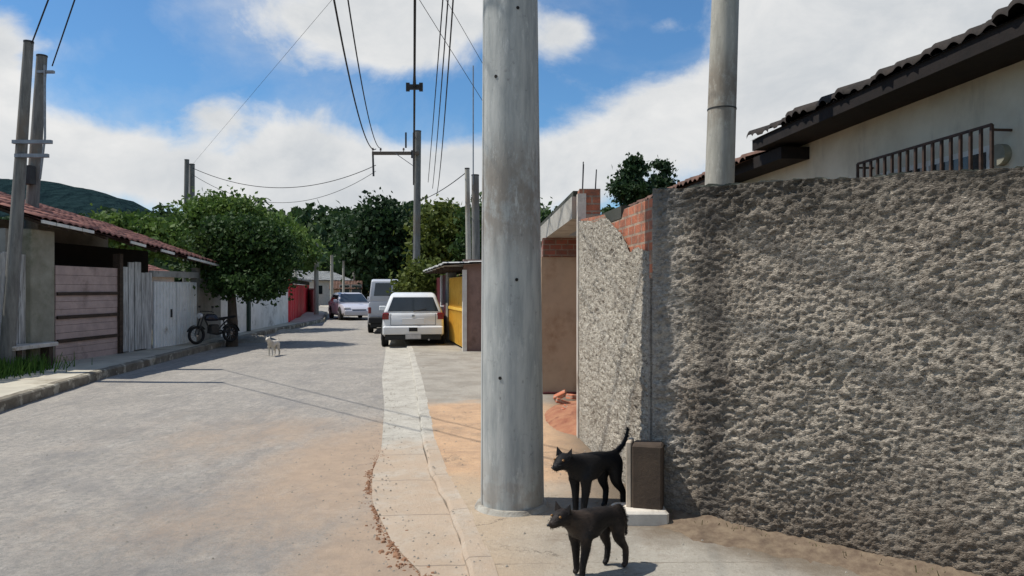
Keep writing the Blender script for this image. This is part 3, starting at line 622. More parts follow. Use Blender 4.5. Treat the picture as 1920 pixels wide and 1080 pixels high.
# grey boards gate
gb = MB(); xx = Lr(s3) + .04
while xx < Lr(s4) - .05:
    w = rr.uniform(.14, .26); gb.box(xx, xx + w - .02, -.01 + rr.uniform(-.015, .01), .02, .14 + rr.uniform(0, .04), 2.0 + rr.uniform(-.12, .16)); xx += w
g2 = gb.build('gate', M['greyboard'], SH); g2['label'] = 'gate of greyed vertical boards of uneven height'
for z_ in (.5, 1.6): MB().box(Lr(s3) + .04, Lr(s4) - .05, .022, .06, z_, z_ + .1).build('rail', M['wood_dark'], g2)
# white metal gate in two leaves
g3 = MB(); xa, xb = Lr(s5), Lr(s6); mid = (xa + xb) / 2
for (a, b_) in ((xa + .03, mid - .02), (mid + .02, xb - .03)):
    g3.box(a, b_, .0, .03, .15, 1.72)
    n = 7
    for i in range(n + 1): c_ = a + (b_ - a) * i / n; g3.box(max(a, c_ - .02), min(b_, c_ + .02), -.018, -.001, .16, 1.71)
g3o = g3.build('gate', M['whitegate'], SH); g3o['label'] = 'white metal double gate with ribs'
MB().box(mid - .3, mid - .25, -.045, -.02, .85, 1.05).build('handle', M['metal_dark'], g3o)
MB().box(xa - .03, xb + .06, -.03, .08, 1.83, 1.98).build('transom_beam', M['fibre'], SH)
MB().box(xb, Lr(yend) + .02, -.01, .14, 0, 2.1).build('end_wall', M['grey_wall'], SH)
# roof: follows eave heights seen in the photo
def eave_z(y): return np.interp(y, [8, 13.8, 19.4], [2.95, 2.72, 2.2])
ea, eb = -.55, -.45
e0 = Vector((Lr(12.75), ea, eave_z(12.75))); em = Vector((Lr(14.2), ea, eave_z(14.2))); e1 = Vector((Lr(yend) + .3, eb, eave_z(19.6)))
tile_roof('roof', e0, em, (0, 1, 0), 3.2, 1.1, M['tile_red'], SH, .2, .04, seed=2)
tile_roof('roof', em + Vector((.02, 0, -.015)), e1, (0, 1, 0), 3.2, 1.1, M['tile_red'], SH, .2, .04, seed=3)
fb = MB()
for (a, b_) in ((e0, em), (em, e1)):
    n = 9 if b_ is e1 else 4
    for i in range(n):
        if rr.random() < .25: continue
        p, q = a.lerp(b_, i / n), a.lerp(b_, (i + .93) / n); d_ = Vector((0, .0, 0))
        fb = MB(); fb.add([(p.x, p.y - .02, p.z - .075), (q.x, q.y - .02, q.z - .075), (q.x, q.y - .02, q.z - .02), (p.x, p.y - .02, p.z - .02), (p.x, p.y + .01, p.z - .075), (q.x, q.y + .01, q.z - .075), (q.x, q.y + .01, q.z - .02), (p.x, p.y + .01, p.z - .02)],
               [(0, 1, 2, 3), (7, 6, 5, 4), (0, 4, 5, 1), (3, 2, 6, 7), (0, 3, 7, 4), (1, 5, 6, 2)])
        fb.build('fascia_board', M['whitepaint'], SH)
rf = MB()
for i in range(9):
    p = e0.lerp(em, (i + .5) / 3) if i < 3 else em.lerp(e1, (i - 3 + .5) / 6)
    MB().tube([p + Vector((0, .03, -.09)), p + Vector((0, 3.0, .9))], .035, 5).build('rafter', M['wood_dark'], SH)
# bench slab beside the pillar
bp = gp(278, 652, KL); bp2 = gp(330, 640, KL)
bn = thing('stone_bench', (-8.55, 12.75, KL), R(90), 'low bench slab with pale top in front of the mossy corner pillar', 'bench')
MB().box(-.45, .75, -.18, .22, .36, .43, bev=.012).build('seat', M['palestone'], bn)
for xx in (-.3, .55): MB().box(xx, xx + .12, -.13, .17, 0, .36).build('leg', M['brownpost'], bn)
# grass clump at left
rng = np.random.default_rng(31)
gx = np.concatenate([rng.normal(-8.3, .22, 700), rng.uniform(-8.75, -8.3, 1400)]); gy = np.concatenate([rng.normal(11.9, .55, 700), rng.uniform(5, 12.6, 1400)])
h = rng.uniform(.08, .3, len(gx)); th = rng.uniform(0, 2 * PI, len(gx)); w = .012
bx_, by_ = np.cos(th) * w, np.sin(th) * w; lx, ly = rng.normal(0, .07, len(gx)), rng.normal(0, .07, len(gx))
v = np.stack([np.stack([gx - bx_, gy - by_, np.full_like(gx, KL - .02)], 1), np.stack([gx + bx_, gy + by_, np.full_like(gx, KL - .02)], 1),
              np.stack([gx + lx + bx_ * .3, gy + ly + by_ * .3, KL + h], 1), np.stack([gx + lx - bx_ * .3, gy + ly - by_ * .3, KL + h], 1)], 1).reshape(-1, 3)
tag(npmesh('grass', v, np.arange(len(v)).reshape(-1, 4), M['grass']), 'tufts of green grass along the foot of the left fence', 'grass', kind='stuff')

# walls further along the left
def simple_wall(p0, p1, h, mat, label, cap=True, name='garden_wall', group='walls along the left pavement', th=.15):
    w, ln = wallthing(name, p0, p1, label, 'wall', group)
    gr = np.linspace(0, ln, max(3, int(ln / .4))); b = MB()
    n = len(gr); tops = [h + rr.uniform(-.02, .02) for _ in gr]
    vs = [(x, 0, 0) for x in gr] + [(x, 0, z_) for x, z_ in zip(gr, tops)] + [(x, th, z_) for x, z_ in zip(gr, tops)] + [(x, th, 0) for x in gr]
    fs = [(k * n + i, k * n + i + 1, (k + 1) * n + i + 1, (k + 1) * n + i) for k in range(3) for i in range(n - 1)] + [(0, n, 2 * n, 3 * n), (n - 1, 4 * n - 1, 3 * n - 1, 2 * n - 1)]
    b.add(vs, fs).build('wall', mat, w)
    if cap: MB().box(0, ln, -.03, th + .03, h + .02, h + .07).build('coping', M['concrete'], w)
    return w, ln
yA = yend + .05; yw = fpx(596); yx = fpx(652); yr = fpx(689)
w, ln = simple_wall(fp(yA), fp(fpx(560)), 1.75, M['grey_wall'], 'dim grey wall behind the parked motorcycle')
w, ln = simple_wall(fp(fpx(560) + .02), fp(yw - .1), 1.5, M['white_wall'], 'whitewashed wall just right of the street tree trunk')
po = thing('gate_post', (*fp(yw), 0), 0, 'thin dark green post between two whitewashed walls on the left', 'post')
MB().box(-.09, .09, -.09, .09, 0, 1.75).build('shaft', wea('dark_green_paint', (.03, .05, .04)), po); MB().box(-.11, .11, -.11, .11, 1.75, 1.8).build('cap', M['metal_dark'], po)
w, ln = simple_wall(fp(yw + .1), fp(yx), 1.45, M['white_wall'], 'long whitewashed wall ending at the red gate')
# red gate
w, ln = wallthing('red_gate', fp(yx + .05), fp(yr), 'bright red metal garage gate with dark canopy on the left side of the street', 'gate')
b = MB(); b.box(0, ln, 0, .04, .1, 1.75)
for i in range(15): c_ = ln * i / 14; b.box(c_ - .03, c_ + .03, -.02, -.001, .12, 1.74)
b.build('door_panel', M['redgate'], w)
for xx in (-.1, ln - .05): MB().box(xx, xx + .18, -.06, .12, 0, 1.95).build('post', M['redgate'], w)
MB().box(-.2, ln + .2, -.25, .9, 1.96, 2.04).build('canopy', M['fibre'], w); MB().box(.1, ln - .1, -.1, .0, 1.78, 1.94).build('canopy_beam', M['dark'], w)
w, ln = simple_wall(fp(yr + .15), (at_y(FL, 43.5), 43.5), 1.5, M['white_wall'], 'pale wall between the red gate and the silver car')
# small houses behind the far left wall
def house(name, p, rz, L_, D, H, wallm, roofm, label, group=None, rise=.9):
    rise = min(rise, D * .18)
    h_ = thing(name, (p[0], p[1], 0), rz, label, 'house', group)
    MB().box(0, L_, 0, D, 0, H).build('wall', wallm, h_)
    r1 = tile_roof('roof', (-.3, -.35, H + .02), (L_ + .3, -.35, H + .02), (0, 1, 0), D / 2 + .35, rise, roofm, h_, .25, .04, seed=int(p[1]))
    r2 = tile_roof('roof', (-.3, D + .35, H + .02), (L_ + .3, D + .35, H + .02), (0, -1, 0), D / 2 + .35, rise, roofm, h_, .25, .04, seed=int(p[1]) + 1)
    for g_ in (0, L_ - .12): MB().prism([(0, H), (D, H), (D / 2, H + rise * .86)], g_, g_ + .12, 'yz').build('gable', wallm, h_)
    for i in range(2):
        c_ = L_ * (.25 + .45 * i); w_ = MB().box(c_, c_ + .9, -.03, .0, 1.0, 1.9).build('window', M['whitepaint'], h_)
        MB().box(c_ + .06, c_ + .84, -.04, -.031, 1.06, 1.84).build('pane', M['glass'], w_)
    return h_
house('small_house', (-15.6, 63), R(12), 2.2, 4, 1.5, M['ochre'], M['tile_brown'], 'small tan house with brown roof behind the silver car at the street bend')
house('small_house', (-19, 66), R(60), 6, 5, 2.3, M['whitepaint'], M['fibre'], 'pale far house with grey roof where the street bends away')
house('small_house', (-15.5, 27), R(92), 7, 5, 2.1, M['white_wall'], M['tile_red'], 'low red roofed house behind the whitewashed wall on the left')
# dirt heap below the tree & concrete stump
def mound(name, c, rx, ry, h, mat, label, cat, seed, parent=None, n=40):
    u = np.linspace(-1, 1, n)
    def fn(U, V):
        r_ = np.hypot(U, V); z_ = np.clip(1 - r_ ** 2, 0, 1) ** .8 * h * (.55 + .9 * fbm(U * 4 + seed, V * 4, 4, seed)) - .01
        return U * rx, V * ry, z_
    o = gridmesh(name, u, u, fn, mat); o.location = c; return tag(o, label, cat)
mound('sand_heap', gp(596, 612, .0), .95, .6, .2, M['sand'], 'low heap of pale sand and rubble on the kerb beside the tree', 'heap', 5)
mound('sand_heap', gp(662, 601, .0) + Vector((-.6, 1, 0)), .8, .5, .1, M['sand'], 'small heap of rubble near the kerb in front of the red gate', 'heap', 6)
# ------------------------------------------------------------------ poles
def pole_shaft(h, r0, r1, n=24, lean=(0, 0), rect=False):
    b = MB(); k = 12; b.tube([(lean[0] * i / k * h, lean[1] * i / k * h, h * i / k - (.3 if i == 0 else 0)) for i in range(k + 1)], [r0 + (r1 - r0) * i / k for i in range(k + 1)], 4 if rect else n)
    return b
def bands(zs, r, parent, lean=(0, 0)):
    for z_ in zs: MB().cyl((lean[0] * z_, lean[1] * z_, z_), r, .05, 20).build('steel_band', M['galv'], parent, True)
def insulator(p, parent, h=.16):
    b = MB(); b.cyl(p, .015, h * .5, 8); 
    for k in range(3): b.cyl(Vector(p) + Vector((0, 0, h * .4 + k * h * .2)), .055 - k * .008, h * .12, 12, r2=.03)
    return b.build('insulator', M['porcelain'], parent, True)
def crossarm(root, x0, x1, z, y=0, xs=(), sz=.055):
    a = MB().box(x0, x1, y - sz, y + sz, z - sz, z + sz).build('crossarm', M['wood'], root); a['label'] = 'weathered crossarm'
    for x in xs: insulator((x, y, z + sz), root)
    br = MB().tube([(x0 * .45 + (.0), y - .06, z - .02), (0, y - .1, z - .55)], .015, 6); br.build('brace', M['galv'], root)
# big near pole: base hidden by nothing, foot at the kerb
bd = 5.05; BP = Vector(((956 - 960) / 1000 * bd, bd, KR))
big = thing('utility_pole', BP, 0, 'massive round grey concrete utility pole in the foreground beside the two dogs', 'utility pole')
lean = (-.0042, 0)
t0 = lean
pole_shaft(8.6, .216, .142, 48, t0).build('shaft', M['pole_near'], big, True)
MB().cyl((0, 0, -.02), .27, .05, 32, r2=.24).build('concrete_collar', M['kerb'], big, True)
for a_ in (PI * 1.12, PI * 1.98):
    sm_ = MB(); sm_.tube([(t0[0] * z_ + math.cos(a_) * (.216 - .0086 * z_) * 1.0, math.sin(a_) * (.216 - .0086 * z_), z_) for z_ in np.linspace(0, 8.5, 30)], .0045, 5); sm_.build('casting_seam', M['pole_near'], big, True)
for z_, a_ in ((.9, 4.35), (1.55, 4.9), (2.9, 4.2), (3.35, 5.0)): MB().cyl((t0[0] * z_ + math.cos(a_) * (.214 - .0086 * z_), math.sin(a_) * (.214 - .0086 * z_), z_), .011, .006, 12, (math.cos(a_), math.sin(a_), 0)).build('bolt_hole', M['dark'], big, True)
crossarm(big, -2.1, .35, 8.1, -.2, (-1.95, -1.72, -.62, .2)); bands((7.9, 6.6, 6.1), .163, big, t0)
rk = MB().box(-.2, -.16, -.03, .03, 5.7, 6.7); rk.build('cable_rack', M['galv'], big)
for z_ in (5.8, 6.05, 6.3, 6.55): MB().cyl((-.24, 0, z_), .04, .08, 12).build('insulator', M['porcelain'], big, True)
# pole behind the wall
d2 = 7.7; q0 = px(1238, 402, d2); q1 = px(1246, 147, d2); lx = (q1.x - q0.x) / (q1.z - q0.z)
P2 = thing('utility_pole', (q0.x - lx * q0.z, d2, 0), 0, 'pale cylindrical concrete pole rising behind the rough grey wall', 'utility pole')
pole_shaft(8, .165, .12, 32, (lx, 0)).build('shaft', M['pole_pale'], P2, True)
for z_ in (3.42, ): MB().cyl((lx * z_, 0, z_), .1505, .012, 32).build('joint_ring', M['metal_dark'], P2, True)
bands((7.2, 7.6), .14, P2, (lx, 0))
# left pair of posts (A in front, B at the roof)
def leaning(name, x0, y0, x1, y1, d, w0, w1, label, group=None, n=20, mat='pole_far', zbase=KL, extra=None, cat='post'):
    a, b_ = px(x0, y0, d), px(x1, y1, d); l_ = (b_.x - a.x) / (b_.z - a.z); base = Vector((a.x - l_ * (a.z - zbase), d, zbase))
    r_ = thing(name, base, 0, label, cat, group); H = b_.z - zbase
    pole_shaft(H, w0 / 2000 * d, w1 / 2000 * d, n, (l_, 0)).build('shaft', M[mat], r_, True)
    MB().cyl((l_ * H, 0, H - .01), w1 / 2000 * d * 1.06, .03, n).build('cap', M['metal_dark'], r_, True)
    return r_, H, l_, base
A, HA, lA, bA = leaning('concrete_post', 272, 600, 299, 205, 12.35, 19, 12, 'tall tapering concrete post at far left, the front one of the leaning pair', 'leaning post pair on the left')
B, HB, lB, bB = leaning('concrete_post', 303, 440, 317, 224, 14.3, 19, 13, 'second tall concrete post of the left pair, standing on the roof side', 'leaning post pair on the left')
MB().box(-.1, .55, -.12, -.06, HA - 1.72, HA - 1.66, Matrix.Translation((lA * HA * .72, 0, 0))).build('bracket', M['galv'], A)
MB().box(-.05, .5, -.12, -.06, HA - 1.95, HA - 1.89, Matrix.Translation((lA * HA * .7, 0, 0))).build('bracket', M['galv'], A)
MB().box(-.13, .13, -.32, -.14, 3.4, 3.75, Matrix.Translation((lB * 3.6, 0, 0))).build('meter_box', M['metal_dark'], B)
MB().tube([(lB * HB + .12, -.1, HB - .2), (lB * HB * .8 + .2, -.1, HB - 1.6), (lB * HB * .6 + .18, -.1, HB - 2.4)], .02, 6).build('conduit', M['galv'], B)
MB().box(-.04, .28, -.1, -.04, HB - .35, HB - .3, Matrix.Translation((lB * HB, 0, 0))).build('bracket', M['galv'], B)
# pair C far left
C1, HC, lC, bC = leaning('concrete_post', 513, 435, 514, 365, 30, 7, 6, 'far pair of grey posts above the trees, the left and taller one', 'far post pair above the trees', 12)
C2, _, _, bC2 = leaning('concrete_post', 521, 435, 521, 371, 30.4, 8, 7, 'far pair of grey posts above the trees, the right and shorter one', 'far post pair above the trees', 12)
# pole D with crossarm
Dy = 29.0
D, HD, lD, bD = leaning('utility_pole', 826, 510, 828, 326, Dy, 10.5, 9, 'far concrete utility pole with one-sided crossarm near the end of the street', None, 16, zbase=.05, cat='utility pole')
zc = EYE + (540 - 357) / 1000 * Dy - .05; crossarm(D, (770 - 828) / 1000 * Dy, .15, zc, -.18, ((771 - 828) / 1000 * Dy, -1.35, -.45), .06)
tr_ = MB().cyl((-.1, -.25, zc - .2), .05, .3, 10); tr_.cyl((-.35, -.25, zc + .2), .035, .6, 8); tr_.build('fuse_holder', M['metal_dark'], D, True)
MB().tube([((771 - 828) / 1000 * Dy, -.18, zc - .05), ((772 - 828) / 1000 * Dy, -.2, zc - .9)], .04, 6).build('hanging_fitting', M['metal_dark'], D)
# twin posts E
E1, HE, lE, bE = leaning('concrete_post', 897, 505, 895, 377, 18.6, 7.5, 6.5, 'slim concrete post left of the near pole, beside the yellow gate', 'twin posts by the yellow gate', 12, mat='pole_pale', zbase=.05)
E2, HE2, _, bE2 = leaning('concrete_post', 907, 505, 906, 386, 19.2, 12, 10, 'thicker dark post just behind the slim one, half hidden by the near pole', 'twin posts by the yellow gate', 12, zbase=.05)
mz0, mz1 = px(904, 386, 19.2).z - .05 - .25, px(904, 238, 19.2).z - .05; mx_ = px(903.5, 300, 19.2).x - bE2.x
MB().tube([(mx_, -.08, mz0), (mx_, -.08, mz1)], .016, 8).build('mast', M['galv'], E2, True)
# small far poles left
for k, (x_, yt, d, lab) in enumerate([(690, 478, 40, 'small pale pole rising beside the red gate'), (662, 455, 50, 'thin far pole standing above the trees left of the red gate'), (711, 494, 48, 'thin pole standing behind the silver parked car'),
                                     (727, 502, 60, 'short far pole second from right at the street bend'), (741, 512, 66, 'shortest far pole at the street bend')]):
    w_ = [7, 4.5, 5, 4, 4][k]; leaning('street_pole', x_, 560, x_, yt, d, w_, w_ * .8, lab, 'far poles along the left side of the street', 8, mat='pole_pale', zbase=0, cat='pole')

# ------------------------------------------------------------------ overhead wires
def wire(pts, r, label, sag=0.0, group='overhead wires', n=28, name='overhead_wire'):
    pts = [Vector(p) for p in pts]; out = []
    if len(pts) == 2:
        a, b_ = pts
        for i in range(n + 1): f = i / n; out.append(a.lerp(b_, f) - Vector((0, 0, sag * 4 * f * (1 - f))))
    else:    # parabola through three points
        a, m_, b_ = pts; fm = (Vector(m_.xy) - Vector(a.xy)).length / ((Vector(b_.xy) - Vector(a.xy)).length)
        s_ = (a.z + (b_.z - a.z) * fm - m_.z) / (4 * fm * (1 - fm))
        for i in range(n + 1): f = i / n; out.append(a.lerp(b_, f) - Vector((0, 0, s_ * 4 * f * (1 - f))))
    base = out[0].copy(); o = MB().tube([p - base for p in out], r, 6).build(name, M['wire'], None, True); o.location = base
    return tag(o, label, 'wire', group)
def thru(a, xe, ye, ze, pxx, pyy):
    """wire from a to (xe,ye,ze) passing the photo column pxx at row pyy"""
    u = (pxx - 960) / 1000; a = Vector(a); m_ = (xe - a.x) / (ye - a.y); d = (a.x - m_ * a.y) / (u - m_)
    return [a, px(pxx, pyy, d), Vector((xe, ye, ze))]
zi = zc + .2
wire(thru(px(771, 350, Dy - .18), BP.x - 1.95, bd - .2, 8.35, 714, 147), .018, 'thick overhead wire from the left end of the far crossarm, leftmost of the bundle')
wire(thru((bD.x - 1.35, Dy - .18, zi + .05), BP.x - 1.72, bd - .2, 8.35, 733, 147), .014, 'thinner overhead wire just right of the thick one, to the far crossarm')
wire(thru((bD.x - .1, Dy, 7.7), BP.x - .62, bd - .2, 8.35, 824, 147), .019, 'near vertical looking overhead wire running to the top of the far pole')
for k, (xa_, xt, z0_) in enumerate([(842, 862, 5.75), (848, 869, 5.5), (853, 876, 5.2)]):
    wire(thru(px(xa_, 540 - (z0_ - EYE) / Dy * 1000, Dy), BP.x - .24, bd, 6.55 - k * .25, xt, 147), .011, ['uppermost low cable between the far pole and the near pole', 'middle low cable between the far pole and the near pole', 'lowest cable between the far pole and the near pole'][k], group='low cables between the poles')
def inplane(x0, y0, x1, y1, Y, Z):     # X so that (X,Y,Z) projects on the photo line through two pixels
    u0, v0, u1, v1 = (x0 - 960) / 1000, (540 - y0) / 1000, (x1 - 960) / 1000, (540 - y1) / 1000; k = (u1 - u0) / (v1 - v0)
    return (u0 - k * v0) * Y + k * (Z - EYE)
wire([(inplane(830, 147, 890, 243, -3, 8.6), -3, 8.6), px(930, 307, 12.3)], .0045, 'service wire slanting down to the right behind the near pole', 0, 'service wires')
wire([(inplane(866, 147, 908, 220, -3, 8.6), -3, 8.6), px(945, 284, 13.3)], .0045, 'second service wire slanting down to the right, nearer the near pole', 0, 'service wires')
wire([px(303, 207, 12.35), (inplane(325, 147, 303, 205, 1, 7.2), 1, 7.2)], .012, 'wire rising steeply from the top of the front left post', 0, 'service wires')
wire([px(331, 237, 14.3), (inplane(360, 147, 330, 235, 1.2, 7.4), 1.2, 7.4)], .012, 'wire rising steeply from the top of the second left post', 0, 'service wires')
wire([px(522, 376, 30), px(628, 404, 30), px(771, 372, Dy)], .014, 'upper sagging wire from the far post pair across the street', 0, 'wires across the street')
wire([px(522, 385, 30), px(650, 425, 30), px(771, 380, Dy)], .010, 'lower sagging wire from the far post pair across the street', 0, 'wires across the street')
wire([px(830, 420, Dy), px(896, 380, 18.6)], .012, 'short wire from the far pole to the slim post by the yellow gate', .1, 'service wires')
wire([px(520, 373, 30), (inplane(430, 215, 510, 150, 6, 7.0), 6, 7.0)], .0035, 'faint thin wire crossing the blue sky at upper left', .0, 'service wires')
w3 = thru((bD.x - .1, Dy, 7.7), BP.x - .62, bd - .2, 8.35, 824, 147); fm_ = (w3[1].xy - w3[0].xy).length / (w3[2].xy - w3[0].xy).length
s3 = (w3[0].z + (w3[2].z - w3[0].z) * fm_ - w3[1].z) / (4 * fm_ * (1 - fm_))
sp0 = min((w3[0].lerp(w3[2], f / 400) - Vector((0, 0, s3 * 4 * f / 400 * (1 - f / 400))) for f in range(20, 380)), key=lambda p: abs((540 - (p.z - EYE) / p.y * 1000) - 266))
ss = thing('wire_spacer', sp0, 0, 'dark spacer clamped on the overhead wire in the middle of the sky', 'spacer')
MB().box(-.1, .1, -.03, .03, -.03, .05).cyl((0, 0, .04), .03, .35, 8, r2=.012).build('clamp', M['metal_dark'], ss); [MB().box(a_, a_ + .06, -.02, .02, -.06, .08).build('jaw', M['metal_dark'], ss) for a_ in (-.14, .08)]

# ------------------------------------------------------------------ RIGHT SIDE
# rough grey wall
Cn = Vector((.917, 4.90)); wd = Vector((.765, -.645)).normalized(); ang = math.atan2(wd.y, wd.x); wn_ = Vector((wd.y, -wd.x))
rg = thing('roughcast_wall', (Cn.x, Cn.y, 0), ang, 'large rough grey roughcast wall filling the right foreground', 'wall')
Lw = 4.1
def rough_front(name, L_, ztop, mat, parent, step, amp, seed, back=.18):
    """displaced street face (facing local -y) with real lumps"""
    u = np.arange(0, L_ + step, step); v = np.linspace(-.05, 1, int(2.3 / step))
    def disp(X, Z):
        s_, c_ = math.sin(.22), math.cos(.22); a = X * c_ + Z * s_; b_ = -X * s_ + Z * c_
        wx = a + .05 * fbm(X * 6, Z * 6, 3, seed + 30); wz = b_ + .035 * fbm(X * 7 + 5, Z * 7, 3, seed + 31)
        n1 = fbm(wx * 14, wz * 27, 4, seed, .6); n2 = fbm(X * 45, Z * 60, 3, seed + 9, .7); n3 = fbm(X * 1.4, Z * 1.6, 3, seed + 17); n4 = fbm(wx * 5, wz * 9, 2, seed + 23); pat = np.clip((fbm(X * 1.1 + 3, Z * 1.3, 4, seed + 27) - .36) * 4.5, .25, 1.15)
        r1 = 1 - np.abs(n1 * 2 - 1) * 1.6
        return amp * ((.8 * r1 + .75 * (n4 - .5)) * pat + 1.1 * (n2 - .5) + .9 * (n3 - .5))
    def fn(U, V):
        T = ztop(U); Z = V * T + (fbm(U * 3, U * 0, 4, seed + 3) - .5) * .05 * (V > .97); D_ = disp(U, Z)
        edge = np.clip(np.minimum(U, 0 + L_ - U) / .05, 0, 1) * .8 + .2
        return U, -D_ * edge, Z
    return gridmesh(name, u, v, fn, mat, parent, True)
topg = lambda U: 2.215 - .036 * U
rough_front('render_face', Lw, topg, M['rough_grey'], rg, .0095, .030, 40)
b = MB(); n = 40
gr = np.linspace(0, Lw, n); tp = [topg(x) - .004 + (fbm(np.array(x * 3.), np.array(0.), 4, 43) - .5) * .05 for x in gr]
b.add([(x, .012, -.05) for x in gr] + [(x, .012, z_) for x, z_ in zip(gr, tp)] + [(x, .19, z_) for x, z_ in zip(gr, tp)] + [(x, .19, -.05) for x in gr],
      [(k * n + i, k * n + i + 1, (k + 1) * n + i + 1, (k + 1) * n + i) for k in range(3) for i in range(n - 1)] + [(0, n, 2 * n, 3 * n), (n - 1, 4 * n - 1, 3 * n - 1, 2 * n - 1)])
b.build('wall_core', M['grey_wall'], rg)
# weathered mortar crest on top
cp = MB(); rc = random.Random(8)
for i in range(90):
    x = rc.uniform(.02, Lw - .05); s_ = rc.uniform(.02, .055); z_ = topg(x) - .01
    cp.add([(x - s_, .0, z_), (x + s_, .01, z_), (x + s_ * .8, .17, z_), (x - s_, .16, z_), (x - s_ * .3, .04, z_ + s_ * .55), (x + s_ * .5, .07, z_ + s_ * .5)], [(0, 1, 5, 4), (1, 2, 5), (2, 3, 4, 5), (3, 0, 4)])
cp.build('mortar_crest', M['moss'], rg)
bk = MB().box(-.035, .0, .02, .18, 1.62, 1.86).build('exposed_brick', M['brick'], rg)
# pale roughcast wall along the street
a_ = Vector((.925, 5.0)); b_ = Vector((.645, 7.33)); dd = b_ - a_
pw = thing('roughcast_wall', (a_.x, a_.y, 0), math.atan2(dd.y, dd.x), 'pale sunlit roughcast wall between the grey wall corner and the brick pillar', 'wall')
# local +y is to the left (street side); flip so the displaced face looks to +y
topp = lambda U: np.interp(U, [0, .3, .5, .7, .9, 1.2, 1.7, 2.3], [1.80, 1.86, 1.82, 1.98, 2.04, 2.14, 2.17, 2.22])
topc = lambda U: float(np.interp(U, [0, .4, .75, .8, 1.3, 1.35, 2.3], [2.17, 2.17, 2.17, 2.1, 2.1, 2.19, 2.24]))
o = rough_front('render_face', dd.length, topp, M['rough_pale'], pw, .012, .022, 60); o.scale = (1, -1, 1)
n = 30; gr = np.linspace(0, dd.length, n)
MB().add([(x, -.012, -.05) for x in gr] + [(x, -.012, topc(x)) for x in gr] + [(x, -.16, topc(x)) for x in gr] + [(x, -.16, -.05) for x in gr],
         [(k * n + i, k * n + i + 1, (k + 1) * n + i + 1, (k + 1) * n + i) for k in range(3) for i in range(n - 1)] + [(0, n, 2 * n, 3 * n), (n - 1, 4 * n - 1, 3 * n - 1, 2 * n - 1)]).build('wall_core', M['brick'], pw)
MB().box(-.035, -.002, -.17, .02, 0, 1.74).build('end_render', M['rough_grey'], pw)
MB().box(.85, 1.9, -.15, -.02, 2.11, 2.21).build('mossy_crest', M['moss'], pw)
# stub post + plinth
sb = gp(1140, 853, KR); sb.z += .085; st = thing('stub_post', sb, ang * .4, 'short stub post, shaded front coloured brown and lit side tan, at the foot of the grey wall', 'post')
MB().box(-.095, .10, -.07, .1, 0, .405, bev=.012).build('shaft', M['brownpost'], st); MB().box(-.13, -.097, -.066, .095, 0, .42, bev=.006).build('lit_side', M['tanblock'], st)  # dark front and tan side put shade and sun into the colours
pl = gp(1129, 856, KR); pt = MB().box(-.165, .175, -.09, .14, 0, .085, bev=.015).build('plinth_block', M['palestone']); pt.location = pl; tag(pt, 'pale concrete block lying in front of the stub post behind the black dog', 'block')
# pillar
pi_ = thing('brick_pillar', (.75, 7.46, 0), 0, 'plastered pillar with a bare brick head and rebar sticking out', 'pillar')
MB().box(-.11, .11, -.11, .11, 0, 2.3, bev=.01).build('shaft', M['tanblock'], pi_); MB().box(-.105, .105, -.105, .105, 2.3, 2.55).build('brick_head', M['brick'], pi_)
MB().box(-.125, -.04, -.125, .0, 0, 2.5).build('plaster_edge', M['palestone'], pi_)
for (xx, yy_, h_) in ((-.07, -.07, .25), (.06, -.06, .2), (-.06, .07, .3), (.07, .06, .17)): MB().tube([(xx, yy_, 2.54), (xx + .01, yy_, 2.55 + h_)], .006, 5).build('rebar', M['metal_dark'], pi_)
# porch
po = thing('garage_porch', (.645, 7.6, 0), math.atan2(5.1, -.27), 'small porch with concrete slab roof, brick lintel and ochre plaster wall behind the near pole', 'porch')
# local x away from camera, +y street side (left); interior is -y
MB().prism([(-.02, -.2), (2.4, -.2), (2.4, -2.6), (5.1, -2.6), (5.1, .06), (-.02, .06)], 2.27, 2.5, 'xy').build('roof_slab', M['slab'], po)
MB().prism([(-.01, -.19), (2.41, -.19), (2.41, -2.59), (5.09, -2.59), (5.09, .045), (-.01, .045)], 2.503, 2.56, 'xy').build('slab_topping', M['moss'], po)
MB().box(2.82, 2.98, -2.4, .12, 0, 2.0).build('cross_wall', M['ochre'], po)
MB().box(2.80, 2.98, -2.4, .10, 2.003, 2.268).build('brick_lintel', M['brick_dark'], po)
MB().box(2.76, 2.815, -2.4, .1, .0, .09).build('skirting', M['maroon'], po)
MB().box(2.985, 5.1, -.1, .02, 0, 2.265).build('street_wall', M['pinkbrown'], po)
MB().box(-.1, 2.8, -2.6, -2.45, 0, 2.26).build('inner_wall', M['ochre'], po)
# rubble on the porch floor
mound('rubble_heap', (.95, 8.5, KR), .62, 1.25, .14, M['rubble'], 'low heap of orange soil and broken brick in the porch behind the near pole', 'heap', 9)
rc = random.Random(12)
for k in range(9):
    x, y = rc.uniform(.55, 1.2), rc.uniform(7.7, 9.8); z_ = .06 + rc.uniform(.03, .12)
    o = MB().box(-.09, .09, -.045, .045, -.03, .03, bev=.008).build('broken_brick', M['brick']); o.location = (x, y, z_ + .02); o.rotation_euler = (rc.uniform(-.5, .5), rc.uniform(-.5, .5), rc.uniform(0, 3))
    tag(o, 'broken orange brick lying on the rubble heap in the porch', 'brick', 'broken bricks on the rubble heap')

